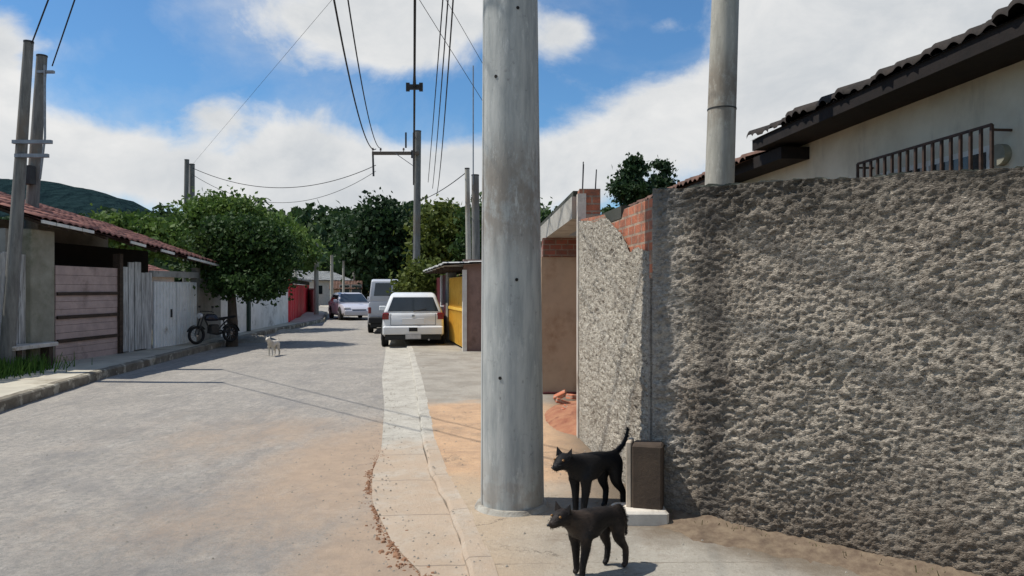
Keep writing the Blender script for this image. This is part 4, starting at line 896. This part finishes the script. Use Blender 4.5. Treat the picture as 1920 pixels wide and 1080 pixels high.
# cream house along the street line
hd = Vector((-.113, 1)).normalized(); WO = .14; hx = lambda y: 3.81 + WO - .113 * (y - 5.5)
hs = thing('cream_house', (hx(-1.5), -1.5, 0), math.atan2(hd.y, hd.x), 'cream rendered house with blackened tile eaves behind the rough grey wall', 'house')
def hl(y): return (y + 1.5) / hd.y      # local x at world y;  local -y is inside (+x world)
MB().box(0, hl(10.9), -.2, 0, 0, 3.42).build('wall', M['cream'], hs)
MB().box(hl(10.72), hl(10.9), -4.5, -.2, 0, 3.4).build('end_wall', M['cream'], hs)
MB().box(0, .2, -4.5, -.2, 0, 3.4).build('end_wall', M['cream'], hs)
MB().box(0, hl(10.9), -4.7, -4.5, 0, 3.4).build('back_wall', M['cream'], hs)
tile_roof('roof', (-.3, .36 + WO, 3.47), (hl(9.5), .36 + WO, 3.47), (0, -1, 0), 2.8 + WO, 1.2, M['tile_old'], hs, .17, .045, .03, jitter=.022, seed=21)
tile_roof('roof', (-.3, -4.9, 3.47), (hl(9.5), -4.9, 3.47), (0, 1, 0), 2.8, 1.2, M['tile_old'], hs, .19, .055, .03, seed=22)
MB().box(-.3, hl(9.45), .30 + WO, .335 + WO, 3.31, 3.445).build('fascia', M['black_wood'], hs)
MB().box(-.3, hl(9.45), .002, .298 + WO, 3.315, 3.34).build('soffit', M['black_wood'], hs)
MB().box(hl(8.9), hl(11.0), .002, .22 + WO, 3.12, 3.265).build('low_fascia', M['black_wood'], hs)
# gable over the far part
MB().box(hl(9.52), hl(10.92), -4.5, .0, 3.42, 3.5).build('flat_top', M['slab'], hs)
# window with projecting grille
wz0, wz1 = 1.65, 2.72; a0, a1 = hl(5.98), hl(7.5)
wn = MB().box(a0, a1, .002, .03, wz0, wz1).build('window', M['whitepaint'], hs)
MB().box(a0 + .05, (a0 + a1) / 2 - .02, .031, .036, wz0 + .05, wz1 - .05).box((a0 + a1) / 2 + .02, a1 - .05, .031, .036, wz0 + .05, wz1 - .05).build('pane', M['glass'], wn)
MB().box(a0 - .1, a1 + .1, .002, .14, wz0 - .06, wz0 - .001).build('sill', M['palestone'], wn)
gr_ = MB(); y_ = .17; b0, b1 = hl(5.8), hl(7.62)
for k in range(17):
    x = b0 + (b1 - b0) * k / 16; gr_.box(x - .011, x + .011, y_ - .011, y_ + .011, 1.7, 2.84)
for z_ in (1.7, 2.27, 2.84): gr_.box(b0, b1, y_ - .009, y_ + .009, z_ - .011, z_ + .011)
for x in (b0, b1):
    for z_ in (1.75, 2.80): gr_.box(x - .009, x + .009, .0, y_, z_ - .009, z_ + .009)
gr_.build('grille', wea('rusty_bars', (.085, .05, .035), (.04, .028, .024), 12, .8, .3, 80), hs)
mt = MB().cyl((hl(5.88), .0, 2.62), .085, .06, 20, (0, 1, 0)); mt.build('round_vent', M['pillar_render'], hs, True)
# brick extension with lower roof
be = thing('brick_annexe', (hx(11.05) - WO, 11.05, 0), math.atan2(hd.y, hd.x), 'bare orange brick annexe with low tiled eaves beyond the cream house', 'house')
le = 7.0
MB().box(0, le, -.18, 0, 0, 3.22).box(le - .18, le, -3.6, -.18, 0, 3.2).build('wall', M['brick'], be)
MB().box(le - .35, le + .02, .001, .06, 0, 3.15).build('corner_column', M['concrete'], be)
MB().box(0, le, -3.8, -3.6, 0, 3.2).build('back_wall', M['brick'], be)
tile_roof('roof', (-1.4, .34, 3.25), (le + .3, .34, 3.22), (0, -1, 0), 2.3, .8, M['tile_brown'], be, .19, .045, .03, jitter=.012, seed=23)
tile_roof('roof', (-1.4, -4.1, 3.25), (le + .3, -4.1, 3.22), (0, 1, 0), 2.3, .8, M['tile_brown'], be, .19, .045, .03, seed=24)
MB().box(-.02, le + .25, .28, .31, 3.1, 3.2).build('fascia', M['wood_dark'], be)
# wall hidden stretch d 12.7-17
w, ln = simple_wall((.33, 12.75), (-.55, 17.2), 1.9, M['pinkbrown'], 'pink brown wall running behind the near pole', group=None)
# building with yellow gate
yb = thing('yellow_gate_house', (-1.18, 17.55, 0), math.atan2(4.6, -1.0), 'low pink brown house with tiled canopy, yellow gate and maroon door on the right', 'house')
MB().box(.0, .18, -3.2, .04, 0, 2.25).build('side_wall', M['pinkbrown'], yb)
MB().box(-.09, -.005, -.02, .08, 0, 2.0).build('white_edge', M['whitepaint'], yb)
gt = MB().box(.25, 3.0, -.03, .0, .12, 1.85)
for i in range(14): x = .3 + i * .2; gt.box(x, x + .05, .001, .02, .14, 1.83)
gt.box(.25, 3.0, .021, .04, 1.0, 1.07)
gt.build('gate', M['yellowgate'], yb)
MB().box(3.05, 3.5, -.2, .05, 0, 2.0).build('pillar', M['grey_wall'], yb); MB().box(3.6, 4.6, -.03, .02, .1, 1.95).build('door', M['maroon'], yb)
MB().box(4.65, 4.8, -.1, .06, 0, 1.95).build('door_frame', M['whitepaint'], yb)
MB().box(5.0, 9.0, -.2, .0, 0, 1.9).build('front_wall', M['maroon'], yb)
MB().box(.2, 9.0, -3.2, -3.0, 0, 2.2).build('back_wall', M['pinkbrown'], yb)
tile_roof('canopy', (-.25, .55, 2.12), (5.0, .55, 2.06), (0, -1, 0), 3.6, .25, M['fibre'], yb, .25, .03, .02, .6, seed=30)
bb = MB()
for k in range(6): x = .1 + k * .9; bb.box(x, x + .07, -.9, .5, 2.0, 2.08)
bb.build('canopy_beams', M['wood_dark'], yb)
# second house beyond (dark under trees)
house('small_house', (2.2, 40), R(98), 6, 5, 2.2, M['grey_wall'], M['tile_brown'], 'grey low house beyond the parked van under the olive tree')

# debris line in the gutter
rng = np.random.default_rng(50); cl = MB(); path = [gp(783, 760), gp(768, 782), gp(761, 803), gp(764, 830), gp(778, 866), gp(800, 900), gp(850, 936)]
cen = np.sort(rng.uniform(0, len(path) - 1.001, 26))
for k in range(1100):
    f = float(np.clip(rng.choice(cen) + rng.normal() * .12, 0, len(path) - 1.001)) if rng.random() < .8 else rng.uniform(0, len(path) - 1.001)
    i = int(f); p = path[i].lerp(path[i + 1], f - i); big_ = f > 4.3
    sp_w = (.03 if big_ else .015) * (1 + .6 * math.sin(f * 5)) * (3 if rng.random() < .12 else 1); x, y = p.x + rng.normal() * sp_w, p.y + rng.normal() * sp_w * 1.4
    s_ = float(np.clip(rng.lognormal(-5.2, .5), .0022, .018)) * (1.25 if big_ else .9)
    a = rng.uniform(0, PI); e_ = rng.uniform(.5, 1.6); hh = rng.uniform(.25, .9)
    ring = [(math.cos(a + j * PI / 2.5) * s_ * rng.uniform(.6, 1.4) * e_, math.sin(a + j * PI / 2.5) * s_ * rng.uniform(.6, 1.4)) for j in range(5)]
    cl.add([(x + q_[0], y + q_[1], .0) for q_ in ring] + [(x + q_[0] * .6, y + q_[1] * .6, s_ * hh) for q_ in ring] + [(x, y, s_ * hh * 1.25)],
           [(j, (j + 1) % 5, 5 + (j + 1) % 5, 5 + j) for j in range(5)] + [(5 + j, 5 + (j + 1) % 5, 10) for j in range(5)])
tag(cl.build('soil_debris', M['clod']), 'line of brown soil clods and litter along the gutter edge', 'debris', kind='stuff')
pb_ = MB()
for k in range(1500):
    if k < 700: x, y = rng.uniform(-6, 3), rng.uniform(1.6, 9)
    else: x, y = at_y(GO, (yq := rng.uniform(1.8, 16))) + rng.normal() * .28, yq
    z_ = 0 if x < at_y(GO, y) else (.012 if x < at_y(GI, y) else KR + .002)
    s_ = rng.uniform(.003, .009); pb_.add([(x - s_, y - s_, z_), (x + s_, y - s_ * .6, z_), (x + s_ * .7, y + s_, z_), (x - s_ * .8, y + s_ * .8, z_), (x, y, z_ + s_ * 1.1)], [(0, 1, 4), (1, 2, 4), (2, 3, 4), (3, 0, 4)])
tag(pb_.build('loose_gravel', M['sand']), 'loose grit scattered over the road edge and pavement', 'gravel', kind='stuff')
u_ = np.arange(0, Lw, .03); v_ = np.linspace(0, 1, 9)
def sf(U, V):
    w_ = .12 + .34 * fbm(U * 2.2, U * 0, 4, 77) * np.clip(1.3 - U * .25, .4, 1) ; h_ = (1 - V) ** 1.5 * (.03 + .05 * fbm(U * 5, V * 3, 4, 78)) - .004 * V + (fbm(U * 40, V * 12, 3, 79) - .5) * .01
    return Cn.x + wd.x * U + wn_.x * (-.01 + V * w_), Cn.y + wd.y * U + wn_.y * (-.01 + V * w_), KR + h_
tag(gridmesh('soil_drift', u_, v_, sf, wea('brown_soil', (.12, .085, .06), (.21, .16, .11), 14, 1, .7, 60)), 'strip of dark soil gathered along the foot of the rough grey wall', 'soil', kind='stuff')
# weeds at wall foot
rng = np.random.default_rng(61)
tt_ = rng.uniform(.1, Lw, 260); gx = Cn.x + wd.x * tt_ - wd.y * 0 - .785 * 0 + rng.normal(0, .02, 260) - .62 * .05; gy = Cn.y + wd.y * tt_ - .785 * .06 + rng.normal(0, .02, 260)
h = rng.uniform(.015, .06, 260); th = rng.uniform(0, 2 * PI, 260); lx_, ly_ = rng.normal(0, .02, 260), rng.normal(0, .02, 260); bx_, by_ = np.cos(th) * .005, np.sin(th) * .005
z0_ = np.full_like(gx, KR - .01)
v = np.stack([np.stack([gx - bx_, gy - by_, z0_], 1), np.stack([gx + bx_, gy + by_, z0_], 1), np.stack([gx + lx_ + bx_ * .3, gy + ly_ + by_ * .3, KR + h], 1), np.stack([gx + lx_ - bx_ * .3, gy + ly_ - by_ * .3, KR + h], 1)], 1).reshape(-1, 3)
tag(npmesh('weeds', v, np.arange(len(v)).reshape(-1, 4), wea('dry_weed', (.16, .13, .06), (.08, .1, .03))), 'sparse dry weeds at the foot of the rough grey wall', 'weeds', kind='stuff')

# ------------------------------------------------------------------ vehicles (local: +y is forward, rear bumper at y=0)
def wheel(root, x, y, r, w, side):
    wh = MB(); pro = [(.62, 1), (.9, 1), (.98, .85), (1, .5), (1, -.5), (.98, -.85), (.9, -1), (.62, -1)]; n = 28
    rings = [[(x + pz * w / 2, y + math.cos(2 * PI * k / n) * r * pr, r + math.sin(2 * PI * k / n) * r * pr) for pr, pz in pro] for k in range(n)]
    rings.append(rings[0]); wh.loft(rings, True, False)
    ty = wh.build('wheel', M['tyre'], root, True)
    MB().cyl((x + side * w * .36, y, r), r * .62, side * .02, 22, (1, 0, 0)).build('rim', M['rim'], ty, True)
    sp2 = MB()
    for k in range(5):
        a = 2 * PI * k / 5; c_, s_ = math.cos(a), math.sin(a)
        sp2.tube([(x + side * w * .42, y + c_ * r * .12, r + s_ * r * .12), (x + side * w * .42, y + c_ * r * .58, r + s_ * r * .58)], [.035, .028], 6)
    sp2.build('spokes', M['rim'], ty)
def rect_ring(hw, z0, z1, y, e, ntop=1.0):
    """rounded cross-section of a car at station y"""
    p = [(-hw * .86, z0), (hw * .86, z0), (hw, z0 + e), (hw * 1.0, z0 + (z1 - z0) * .45), (hw * .985, z1 - e), (hw * .93 * ntop, z1), (-hw * .93 * ntop, z1), (-hw * .985, z1 - e), (-hw, z0 + (z1 - z0) * .45), (-hw, z0 + e)]
    return [(a, y, b_) for a, b_ in p]
def car(name, loc_, rz, Lc, Wc, Hc, belt, paintm, label, van=False, group=None, roll=0):
    root = thing(name, loc_, rz, label, 'van' if van else 'car', group); root.rotation_euler = (0, roll, rz)
    hw = Wc / 2; g = .2
    # lower body: stations from the rear
    if van: st_ = [(0, .97, .42, belt), (.05, 1, .3, belt), (.6, 1, g, belt), (Lc * .45, 1, g, belt), (Lc * .75, 1, g, belt - .05), (Lc * .9, .97, g + .02, belt - .25), (Lc * .98, .9, .3, belt - .4), (Lc, .84, .36, belt - .5)]
    else: st_ = [(0, .9, .46, belt - .07), (.03, .95, .36, belt - .02), (.12, .985, .27, belt + .0), (.6, 1, g, belt + .01), (Lc * .4, 1, g, belt), (Lc * .66, 1, g, belt - .03), (Lc * .8, .985, g, belt - .07), (Lc * .93, .94, .24, belt - .17), (Lc * .985, .86, .3, belt - .28), (Lc, .78, .36, belt - .36)]
    bd_ = MB().loft([rect_ring(hw * w, z0, z1, y, .09) for (y, w, z0, z1) in st_]); body = bd_.build('body', paintm, root, True, bevel=.02)
    # greenhouse
    if van: gh = [(.02, .93, .86), (.0, .93, .86)]; top = [(.03, Lc * .6)]; ring = [(-.0, belt - .02), (.06, Hc - .06), (.22, Hc), (Lc * .60, Hc), (Lc * .66, Hc - .05), (Lc * .80, belt - .06)]
    else: ring = [(.05, belt - .02), (.28, Hc - .09), (.45, Hc - .01), (Lc * .38, Hc), (Lc * .5, Hc - .04), (Lc * .72, belt - .04)]
    hb, ht = hw * .965, hw * (.86 if van else .70)
    def wy(z): f = (z - belt) / (Hc - belt); return hb + (ht - hb) * max(0, f)
    vs = [(-wy(z), y, z) for y, z in ring] + [(wy(z), y, z) for y, z in ring]; n = len(ring)
    fs = [tuple(range(n)), tuple(range(2 * n - 1, n - 1, -1))] + [(i, i + n, (i + 1) % n + n, (i + 1) % n) for i in range(n)]
    MB().add(vs, fs).build('cabin', paintm, root, True, bevel=.045 if van else .075)
    # rear window: on the sloping rear face
    (ya, za), (yb_, zb) = ring[0], ring[1]
    def rearpt(f, sx, out=.012): y = ya + (yb_ - ya) * f; z = za + (zb - za) * f; n_ = Vector((0, -(zb - za), (yb_ - ya))).normalized(); return Vector((sx * wy(z), y, z)) + n_ * out
    def panel(nm, f0, f1, s0, s1, mat, out=.012, par=root):
        a = [rearpt(f0, s0, out), rearpt(f0, s1, out), rearpt(f1, s1 * .98, out), rearpt(f1, s0 * .98, out)]; bk_ = [rearpt(f0, s0, -.03), rearpt(f0, s1, -.03), rearpt(f1, s1 * .98, -.03), rearpt(f1, s0 * .98, -.03)]
        return MB().add(a + bk_, [(0, 1, 2, 3), (7, 6, 5, 4), (0, 4, 5, 1), (1, 5, 6, 2), (2, 6, 7, 3), (3, 7, 4, 0)]).build(nm, mat, par, bevel=.008)
    if van:
        panel('rear_window', .28, .9, -.82, -.1, M['glass_car']); panel('rear_window', .28, .9, .1, .82, M['glass_car'])
        MB().box(-.008, .008, -.012, .02, .45, Hc - .12).build('door_seam', M['black_plastic'], root); MB().box(.05, .19, -.03, .0, belt - .22, belt - .14).build('door_handle', M['black_plastic'], root)
    else:
        rw = panel('rear_window', .12, .92, -.86, .86, M['glass_car'])
        MB().tube([rearpt(.1, 0, .03), rearpt(.25, .45, .03)], .01, 5).build('rear_wiper', M['black_plastic'], rw)
    # side windows & windscreen
    (yc, zc_), (yd, zd) = ring[-2], ring[-1]
    zt = Hc - .13
    for s in (-1, 1):
        if van: segs = [(.5, Lc * .3), (Lc * .33, Lc * .52), (Lc * .55, Lc * .7)]
        else: segs = [(.5, Lc * .235), (Lc * .25, Lc * .405), (Lc * .42, Lc * .6)]
        for i, (y0, y1) in enumerate(segs):
            z0 = belt + .035; cut = .0 if i < 2 else (y1 - y0) * .45; cut0 = .18 if (i == 0 and not van) else 0
            P_ = [(y0, z0), (y1, z0), (y1 - cut, zt), (y0 + cut0, zt)]
            o_ = [Vector((s * (wy(z) + .006), y, z)) for y, z in P_]; q_ = [Vector((s * (wy(z) - .03), y, z)) for y, z in P_]
            MB().add(o_ + q_, [(0, 1, 2, 3), (7, 6, 5, 4), (0, 4, 5, 1), (1, 5, 6, 2), (2, 6, 7, 3), (3, 7, 4, 0)]).build('side_window', M['glass_car'], root)
        MB().box(-.1, .1, -.06, .06, -.06, .06, Matrix.Translation((s * (hw + .07), Lc * .62, belt + .07)), bev=.02).build('side_mirror', paintm, root)
        for i, (y0, y1) in enumerate(segs[1:]): 
            x_ = hw + .004; MB().box(min(s * x_, s * (x_ + .03)), max(s * x_, s * (x_ + .03)), y0 + .08, y0 + .22, belt - .13, belt - .1).build('door_handle', M['black_plastic'], root)
        # tail and head lights
        xi, xo = (hw * .77, hw * .975) if not van else (hw * .86, hw * .985)
        z0, z1 = (belt - .17, belt + .0) if not van else (belt - .42, belt - .2)
        MB().box(min(s * xi, s * xo), max(s * xi, s * xo), -.012, .12, z0, z1, bev=.02).build('tail_light', M['lens_red'], root)
        MB().box(min(s * hw * .5, s * hw * .88), max(s * hw * .5, s * hw * .88), Lc * .93, Lc * .995, belt - .40 if not van else .62, belt - .24 if not van else .8, bev=.02).build('headlight', M['lens_clear'], root)
        for y in (Lc * .17 + .05, Lc * .81):
            # wheel arch
            ar = MB(); nn = 14
            ar.tube([(s * (hw - .005), y + math.cos(PI * k / nn) * .36, .29 + math.sin(PI * k / nn) * .36) for k in range(nn + 1)], .022, 6); ar.build('wheel_arch', M['black_plastic'], root)
            MB().cyl((s * (hw - .02), y, .30), .345, s * .024, 26, (1, 0, 0)).build('arch_well', M['black_plastic'], root)
            wheel(root, s * (hw - .06), y, .295, .185, s)
    (y5, z5), (y6, z6) = ring[-2], ring[-1]
    f = [(s * wy(z) * .9, y, z) for s in (-1, 1) for y, z in ((y6 - (y6 - y5) * .08, z6 + (z5 - z6) * .1), (y5 + (y6 - y5) * .08, z5 - (z5 - z6) * .08))]
    n_ = Vector((0, (z5 - z6), (y6 - y5))).normalized(); A_ = [Vector(p) + n_ * .012 for p in f]; B_ = [Vector(p) - n_ * .03 for p in f]
    MB().add([A_[0], A_[2], A_[3], A_[1], B_[0], B_[2], B_[3], B_[1]], [(0, 1, 2, 3), (7, 6, 5, 4), (0, 4, 5, 1), (1, 5, 6, 2), (2, 6, 7, 3), (3, 7, 4, 0)]).build('windscreen', M['glass_car'], root)
    # bumpers
    def bumper(nm, y0, y1, z0, z1, mt_, ww=.97): 
        return MB().box(-hw * ww, hw * ww, y0, y1, z0, z1, bev=.035).build(nm, mt_, root, bevel=.015)
    bumper('rear_bumper', -.09, .12, .36, .58, paintm if not van else M['black_plastic'])
    MB().box(-hw * .9, hw * .9, -.05, .2, .22, .36, bev=.02).build('valance', M['black_plastic'], root)
    bumper('front_bumper', Lc - .1, Lc + .05, .26, .5, paintm if not van else M['black_plastic'], .88)
    MB().box(-hw * .42, hw * .42, Lc + .0, Lc + .03, belt - .42 if not van else .56, belt - .34 if not van else .72).build('grille', M['black_plastic'], root)
    py_ = -.012 if not van else -.1
    if not van:
        MB().box(-.3, .3, -.016, .02, belt - .30, belt - .14, bev=.006).build('plate_recess', M['black_plastic'] if False else paintm, root)
        for s_ in (-1, 1): MB().box(s_ * hw * .72 - .005, s_ * hw * .72 + .005, -.006, .02, .6, belt - .02).build('tailgate_seam', M['black_plastic'], root)
        MB().box(-hw * .72, hw * .72, -.006, .02, .595, .605).build('tailgate_seam', M['black_plastic'], root)
        MB().box(-.035, .035, -.03, .0, belt - .10, belt - .05).build('boot_badge', M['rim'], root)
        MB().box(-.11, .11, -.11, -.08, .44, .54).build('bumper_slot', M['black_plastic'], root)
    MB().box(-.2, .2, (-.112 if not van else -.108), -.09, .245 if not van else .42, .245 + .12 if not van else .54).build('number_plate', M['plate'], root)
    MB().tube([(hw * .5, -.08, .22), (hw * .5, .3, .24)], .025, 8).build('exhaust', M['rim'], root)
    return root
cpos = gp(821, 621, 0); car('parked_car', (cpos.x, cpos.y + .1, .0), R(8), 3.9, 1.62, 1.45, .92, M['car_white'], 'white hatchback parked half on the right pavement, seen from behind', group='cars parked along the street')
vp = gp(795, 601, 0); car('parked_van', (vp.x, vp.y, 0), R(8), 4.3, 1.75, 1.88, 1.12, M['car_grey'], 'light grey van parked ahead of the white hatchback', van=True)
sp1 = gp(731, 583, 0); car('parked_car', (sp1.x - 1.0, sp1.y + 3.6, 0), R(180 + 24), 4.0, 1.62, 1.36, .88, M['car_silver'], 'silver car parked far off on the left by the pale wall', group='cars parked along the street')

# motorcycle
mc0 = gp(551, 614, KL); mc = thing('motorcycle', (mc0.x, mc0.y, KL), R(147), 'dark motorcycle parked on the left pavement against the wall by the tree', 'motorcycle'); mc.scale = (.78, .78, .78)
def mwheel(y, r=.3):
    n = 26; w_ = MB().tube([(0, y + math.cos(2 * PI * k / n) * (r - .045), r + math.sin(2 * PI * k / n) * (r - .045)) for k in range(n)], .047, 8, closed=True).build('wheel', M['tyre'], mc, True)
    s_ = MB().cyl((-.05, y, r), .05, .1, 12, (1, 0, 0))
    for k in range(12): a = 2 * PI * k / 12; s_.tube([(0, y, r), (0, y + math.cos(a) * .25, r + math.sin(a) * .25)], .005, 4)
    s_.build('rim', M['rim'], w_)
mwheel(-.62); mwheel(.64)
b = MB(); b.tube([(0, .42, .95), (0, .15, .45), (0, -.1, .4), (0, -.35, .62), (0, -.55, .78)], .025, 6).tube([(0, .42, .9), (0, .1, .78), (0, -.4, .76)], .025, 6)
for s in (-1, 1): b.tube([(s * .07, -.2, .42), (s * .08, -.62, .3)], .022, 6).tube([(s * .08, -.55, .32), (s * .1, -.42, .74)], .02, 6)
b.build('frame', M['metal_dark'], mc)
b = MB()
for s in (-1, 1): b.tube([(s * .085, .64, .3), (s * .08, .42, .98)], .022, 8)
b.build('fork', M['metal_dark'], mc); MB().tube([(-.36, .26, 1.03), (-.2, .36, 1.06), (.2, .36, 1.06), (.36, .26, 1.03)], .016, 8).build('handlebar', M['metal_dark'], mc, True)
ring = lambda y, w_, z0, z1: [(-w_, y, z0 + (z1 - z0) * .3), (-w_ * .6, y, z0), (w_ * .6, y, z0), (w_, y, z0 + (z1 - z0) * .3), (w_ * .8, y, z1 - .03), (0, y, z1), (-w_ * .8, y, z1 - .03)]
MB().loft([ring(.34, .06, .78, .9), ring(.25, .13, .74, .98), ring(.0, .14, .74, .97), ring(-.12, .09, .74, .86)]).build('tank', wea('dark_blue_paint', (.014, .012, .022), None, 4, .25, 0, spec=.5), mc, True)
MB().loft([ring(-.1, .09, .76, .84), ring(-.3, .13, .77, .85), ring(-.65, .11, .8, .88), ring(-.8, .07, .83, .9)]).build('seat', M['black_plastic'], mc, True)
MB().box(-.13, .13, -.12, .18, .33, .62, bev=.03).build('engine', M['metal_dark'], mc); MB().tube([(.14, .15, .35), (.15, -.2, .28), (.16, -.75, .38)], [.02, .03, .045], 8).build('exhaust', M['metal_dark'], mc, True)
MB().cyl((0, .46, .92), .08, .1, 16, (0, 1, 0), r2=.095).build('headlight', M['lens_clear'], mc, True)
for s in (-1, 1): MB().tube([(s * .3, .3, 1.04), (s * .34, .3, 1.18)], .007, 5).box(min(s * .3, s * .4), max(s * .3, s * .4), .29, .31, 1.17, 1.24).build('mirror', M['metal_dark'], mc)
for y, a0_, a1_ in ((.64, 20, 150), (-.62, 30, 170)):
    n = 10; MB().loft([[(-.06, y + math.cos(R(a0_ + (a1_ - a0_) * k / n)) * .33, .3 + math.sin(R(a0_ + (a1_ - a0_) * k / n)) * .33), (.06, y + math.cos(R(a0_ + (a1_ - a0_) * k / n)) * .33, .3 + math.sin(R(a0_ + (a1_ - a0_) * k / n)) * .33)] for k in range(n + 1)], False, False).build('mudguard', M['black_plastic'], mc)

# ------------------------------------------------------------------ dogs
def skin(name, nodes, edges, root_i, mat, parent, sub=2):
    me = bpy.data.meshes.new(name); me.from_pydata([n[0] for n in nodes], edges, []); me.update()
    o = bpy.data.objects.new(name, me); COL.objects.link(o)
    m = o.modifiers.new('skin', 'SKIN'); m.use_smooth_shade = True
    for i, n in enumerate(nodes):
        sv = me.skin_vertices[0].data[i]; r_ = n[1]; sv.radius = (r_, r_) if not isinstance(r_, tuple) else r_; sv.use_root = (i == root_i)
    s = o.modifiers.new('sub', 'SUBSURF'); s.levels = sub; s.render_levels = sub
    dg = bpy.context.evaluated_depsgraph_get(); nm = bpy.data.meshes.new_from_object(o.evaluated_get(dg)); bpy.data.objects.remove(o)
    nm.name = name; nm.materials.clear(); r = link(name, nm, mat, parent, True); return r
def dog(base, rz, S, mat, label, tail, head_turn, head_drop, legs, coll=None):
    """local: faces -x, S scales a dog of shoulder height .45"""
    root = thing('dog', base, rz, label, 'dog', None)
    nodes = []; edges = []
    def N_(p, r_, par=None):
        nodes.append((tuple(c * S for c in p), r_ * S if not isinstance(r_, tuple) else (r_[0] * S, r_[1] * S))); i = len(nodes) - 1
        if par is not None: edges.append((par, i))
        return i
    pel = N_((.17, 0, .39), .082); lo = N_((.08, 0, .385), .08, pel); mi = N_((-.02, 0, .365), .098, lo); ch = N_((-.12, 0, .35), .112, mi); sh = N_((-.18, 0, .375), .098, ch)
    hx_, hy_ = math.cos(head_turn), math.sin(head_turn)
    nk = N_((-.245, -.01 * hy_, .435 - head_drop * .3), .072, sh); nk2 = N_((-.28 - .01 * hx_, -.02 * hy_, .485 - head_drop * .8), .062, nk)
    hc = (-.305 - .02 * hx_, -.03 * hy_, .515 - head_drop)
    hd_ = N_(hc, .068, nk2)
    def hp(f, s, u): return (hc[0] - f * hx_ + s * hy_, hc[1] - f * hy_ - s * hx_, hc[2] + u)
    fo = N_(hp(.05, 0, -.003), .054, hd_); mz = N_(hp(.10, 0, -.02), .034, fo); no = N_(hp(.145, 0, -.025), .026, mz)
    # tail
    par = pel; tr = N_((.225, 0, .42), .026, pel); par = tr
    for (x, y, z, r_) in tail: par = N_((x, y, z), r_, par)
    # legs
    for (side, k, f) in ((-1, 0, legs[0]), (1, 0, legs[1])):
        a = N_((-.165, side * .06, .29), .05, ch); e = N_((-.15 + f * .2, side * .06, .225), .036, a); w = N_((-.165 + f * .75, side * .06, .115), .025, e); pa = N_((-.168 + f, side * .06, .03), .022, w); N_((-.198 + f, side * .06, .014), .021, pa)
    for (side, k, f) in ((-1, 1, legs[2]), (1, 1, legs[3])):
        a = N_((.165, side * .055, .33), .066, pel); kn = N_((.135 + f * .3, side * .06, .235), .046, a); hk = N_((.198 + f * .8, side * .06, .14), .025, kn); pa = N_((.188 + f, side * .06, .03), .021, hk); N_((.155 + f, side * .06, .014), .021, pa)
    body = skin('body', nodes, edges, 0, mat, root)
    me = body.data; rg_ = np.random.default_rng(int(S * 100)); nf = len(me.polygons); pick = rg_.choice(nf, min(nf, 5200), replace=nf < 5200); hv = []
    for pi in pick:
        pg = me.polygons[int(pi)]; c0 = pg.center; n0 = pg.normal
        if c0.z < .05 * S: continue
        fl = Vector((.9, 0, -.25)) if c0.z > .3 * S else Vector((.15, 0, -1)); d_ = (fl - n0 * fl.dot(n0)); d_ = (d_.normalized() if d_.length > .05 else Vector((0, 0, -1))) + n0 * .38 + Vector(rg_.normal(0, .18, 3)); d_.normalize()
        sd = d_.cross(n0); sd = sd.normalized() if sd.length > 1e-3 else Vector((0, 1, 0)); L_ = rg_.uniform(.010, .022) * S * (1 if c0.z > .2 * S else .5); w_ = .0016
        c1 = c0 + Vector(rg_.normal(0, .004, 3)) * S; hv += [c1 - sd * w_, c1 + sd * w_, c1 + d_ * L_ + sd * w_ * .2, c1 + d_ * L_ - sd * w_ * .2]
    npmesh('fur', [list(p) for p in hv], np.arange(len(hv)).reshape(-1, 4), mat, root)
    for s in (-1, 1):
        pA, pB, pC = Vector(hp(-.012, s * .015, .05)) * S, Vector(hp(.01, s * .06, .028)) * S, Vector(hp(-.004, s * .060, .096)) * S; bk_ = Vector(hp(-.035, s * .045, .035)) * S
        MB().add([pA, pB, bk_, pC], [(0, 1, 3), (1, 2, 3), (2, 0, 3), (0, 2, 1)]).build('ear', mat, root)
        MB().loft([[Vector(hp(.078 + .010 * math.cos(t1), s * .034 + .009 * math.sin(t1) * math.cos(t2), .022 + .009 * math.sin(t1) * math.sin(t2))) * S for t2 in np.linspace(0, 2 * PI, 8, endpoint=False)] for t1 in (.1, .8, 1.57, 2.3, 3.0)]).build('eye', M['eye_amber'], root, True)
    c_ = Vector(hp(.168, 0, -.014)) * S
    MB().loft([[c_ + Vector((.010 * math.sin(t1) * math.cos(t2), .012 * math.sin(t1) * math.sin(t2), .009 * math.cos(t1))) * S for t2 in np.linspace(0, 2 * PI, 8, endpoint=False)] for t1 in (.1, .8, 1.57, 2.3, 3.0)]).build('nose', M['nose'], root, True)
    return root
# black dog, tail up
b1 = gp(1069, 846, KR)
dog((b1.x, b1.y, KR), R(40), .90, M['fur_black'], 'jet black dog standing behind the other with its curved tail raised high',
    [(.27, 0, .445, .019), (.315, 0, .475, .016), (.345, 0, .53, .013), (.36, 0, .59, .009)], R(18), .075, (-.015, .03, .05, -.02))
b2 = gp(1071, 926, KR)
dog((b2.x, b2.y, KR), R(38), .75, M['fur_brown'], 'dark brown thin-legged dog standing in front of the black dog, nearest the camera',
    [(.26, 0, .39, .018), (.285, 0, .33, .015), (.30, .01, .26, .012), (.305, .01, .21, .008)], R(14), .06, (-.03, .035, .04, -.03))

M['fur_pale'] = fur('pale_fur', (.62, .58, .50), (.42, .37, .30))
b3 = gp(632, 631, 0)
dog((b3.x, b3.y, 0), R(78), .78, M['fur_pale'], 'small pale dog standing alone far out on the road, facing the camera',
    [(.26, 0, .42, .018), (.29, .02, .45, .015), (.31, .03, .49, .012), (.32, .03, .52, .008)], R(10), .0, (-.02, .02, .03, -.02))
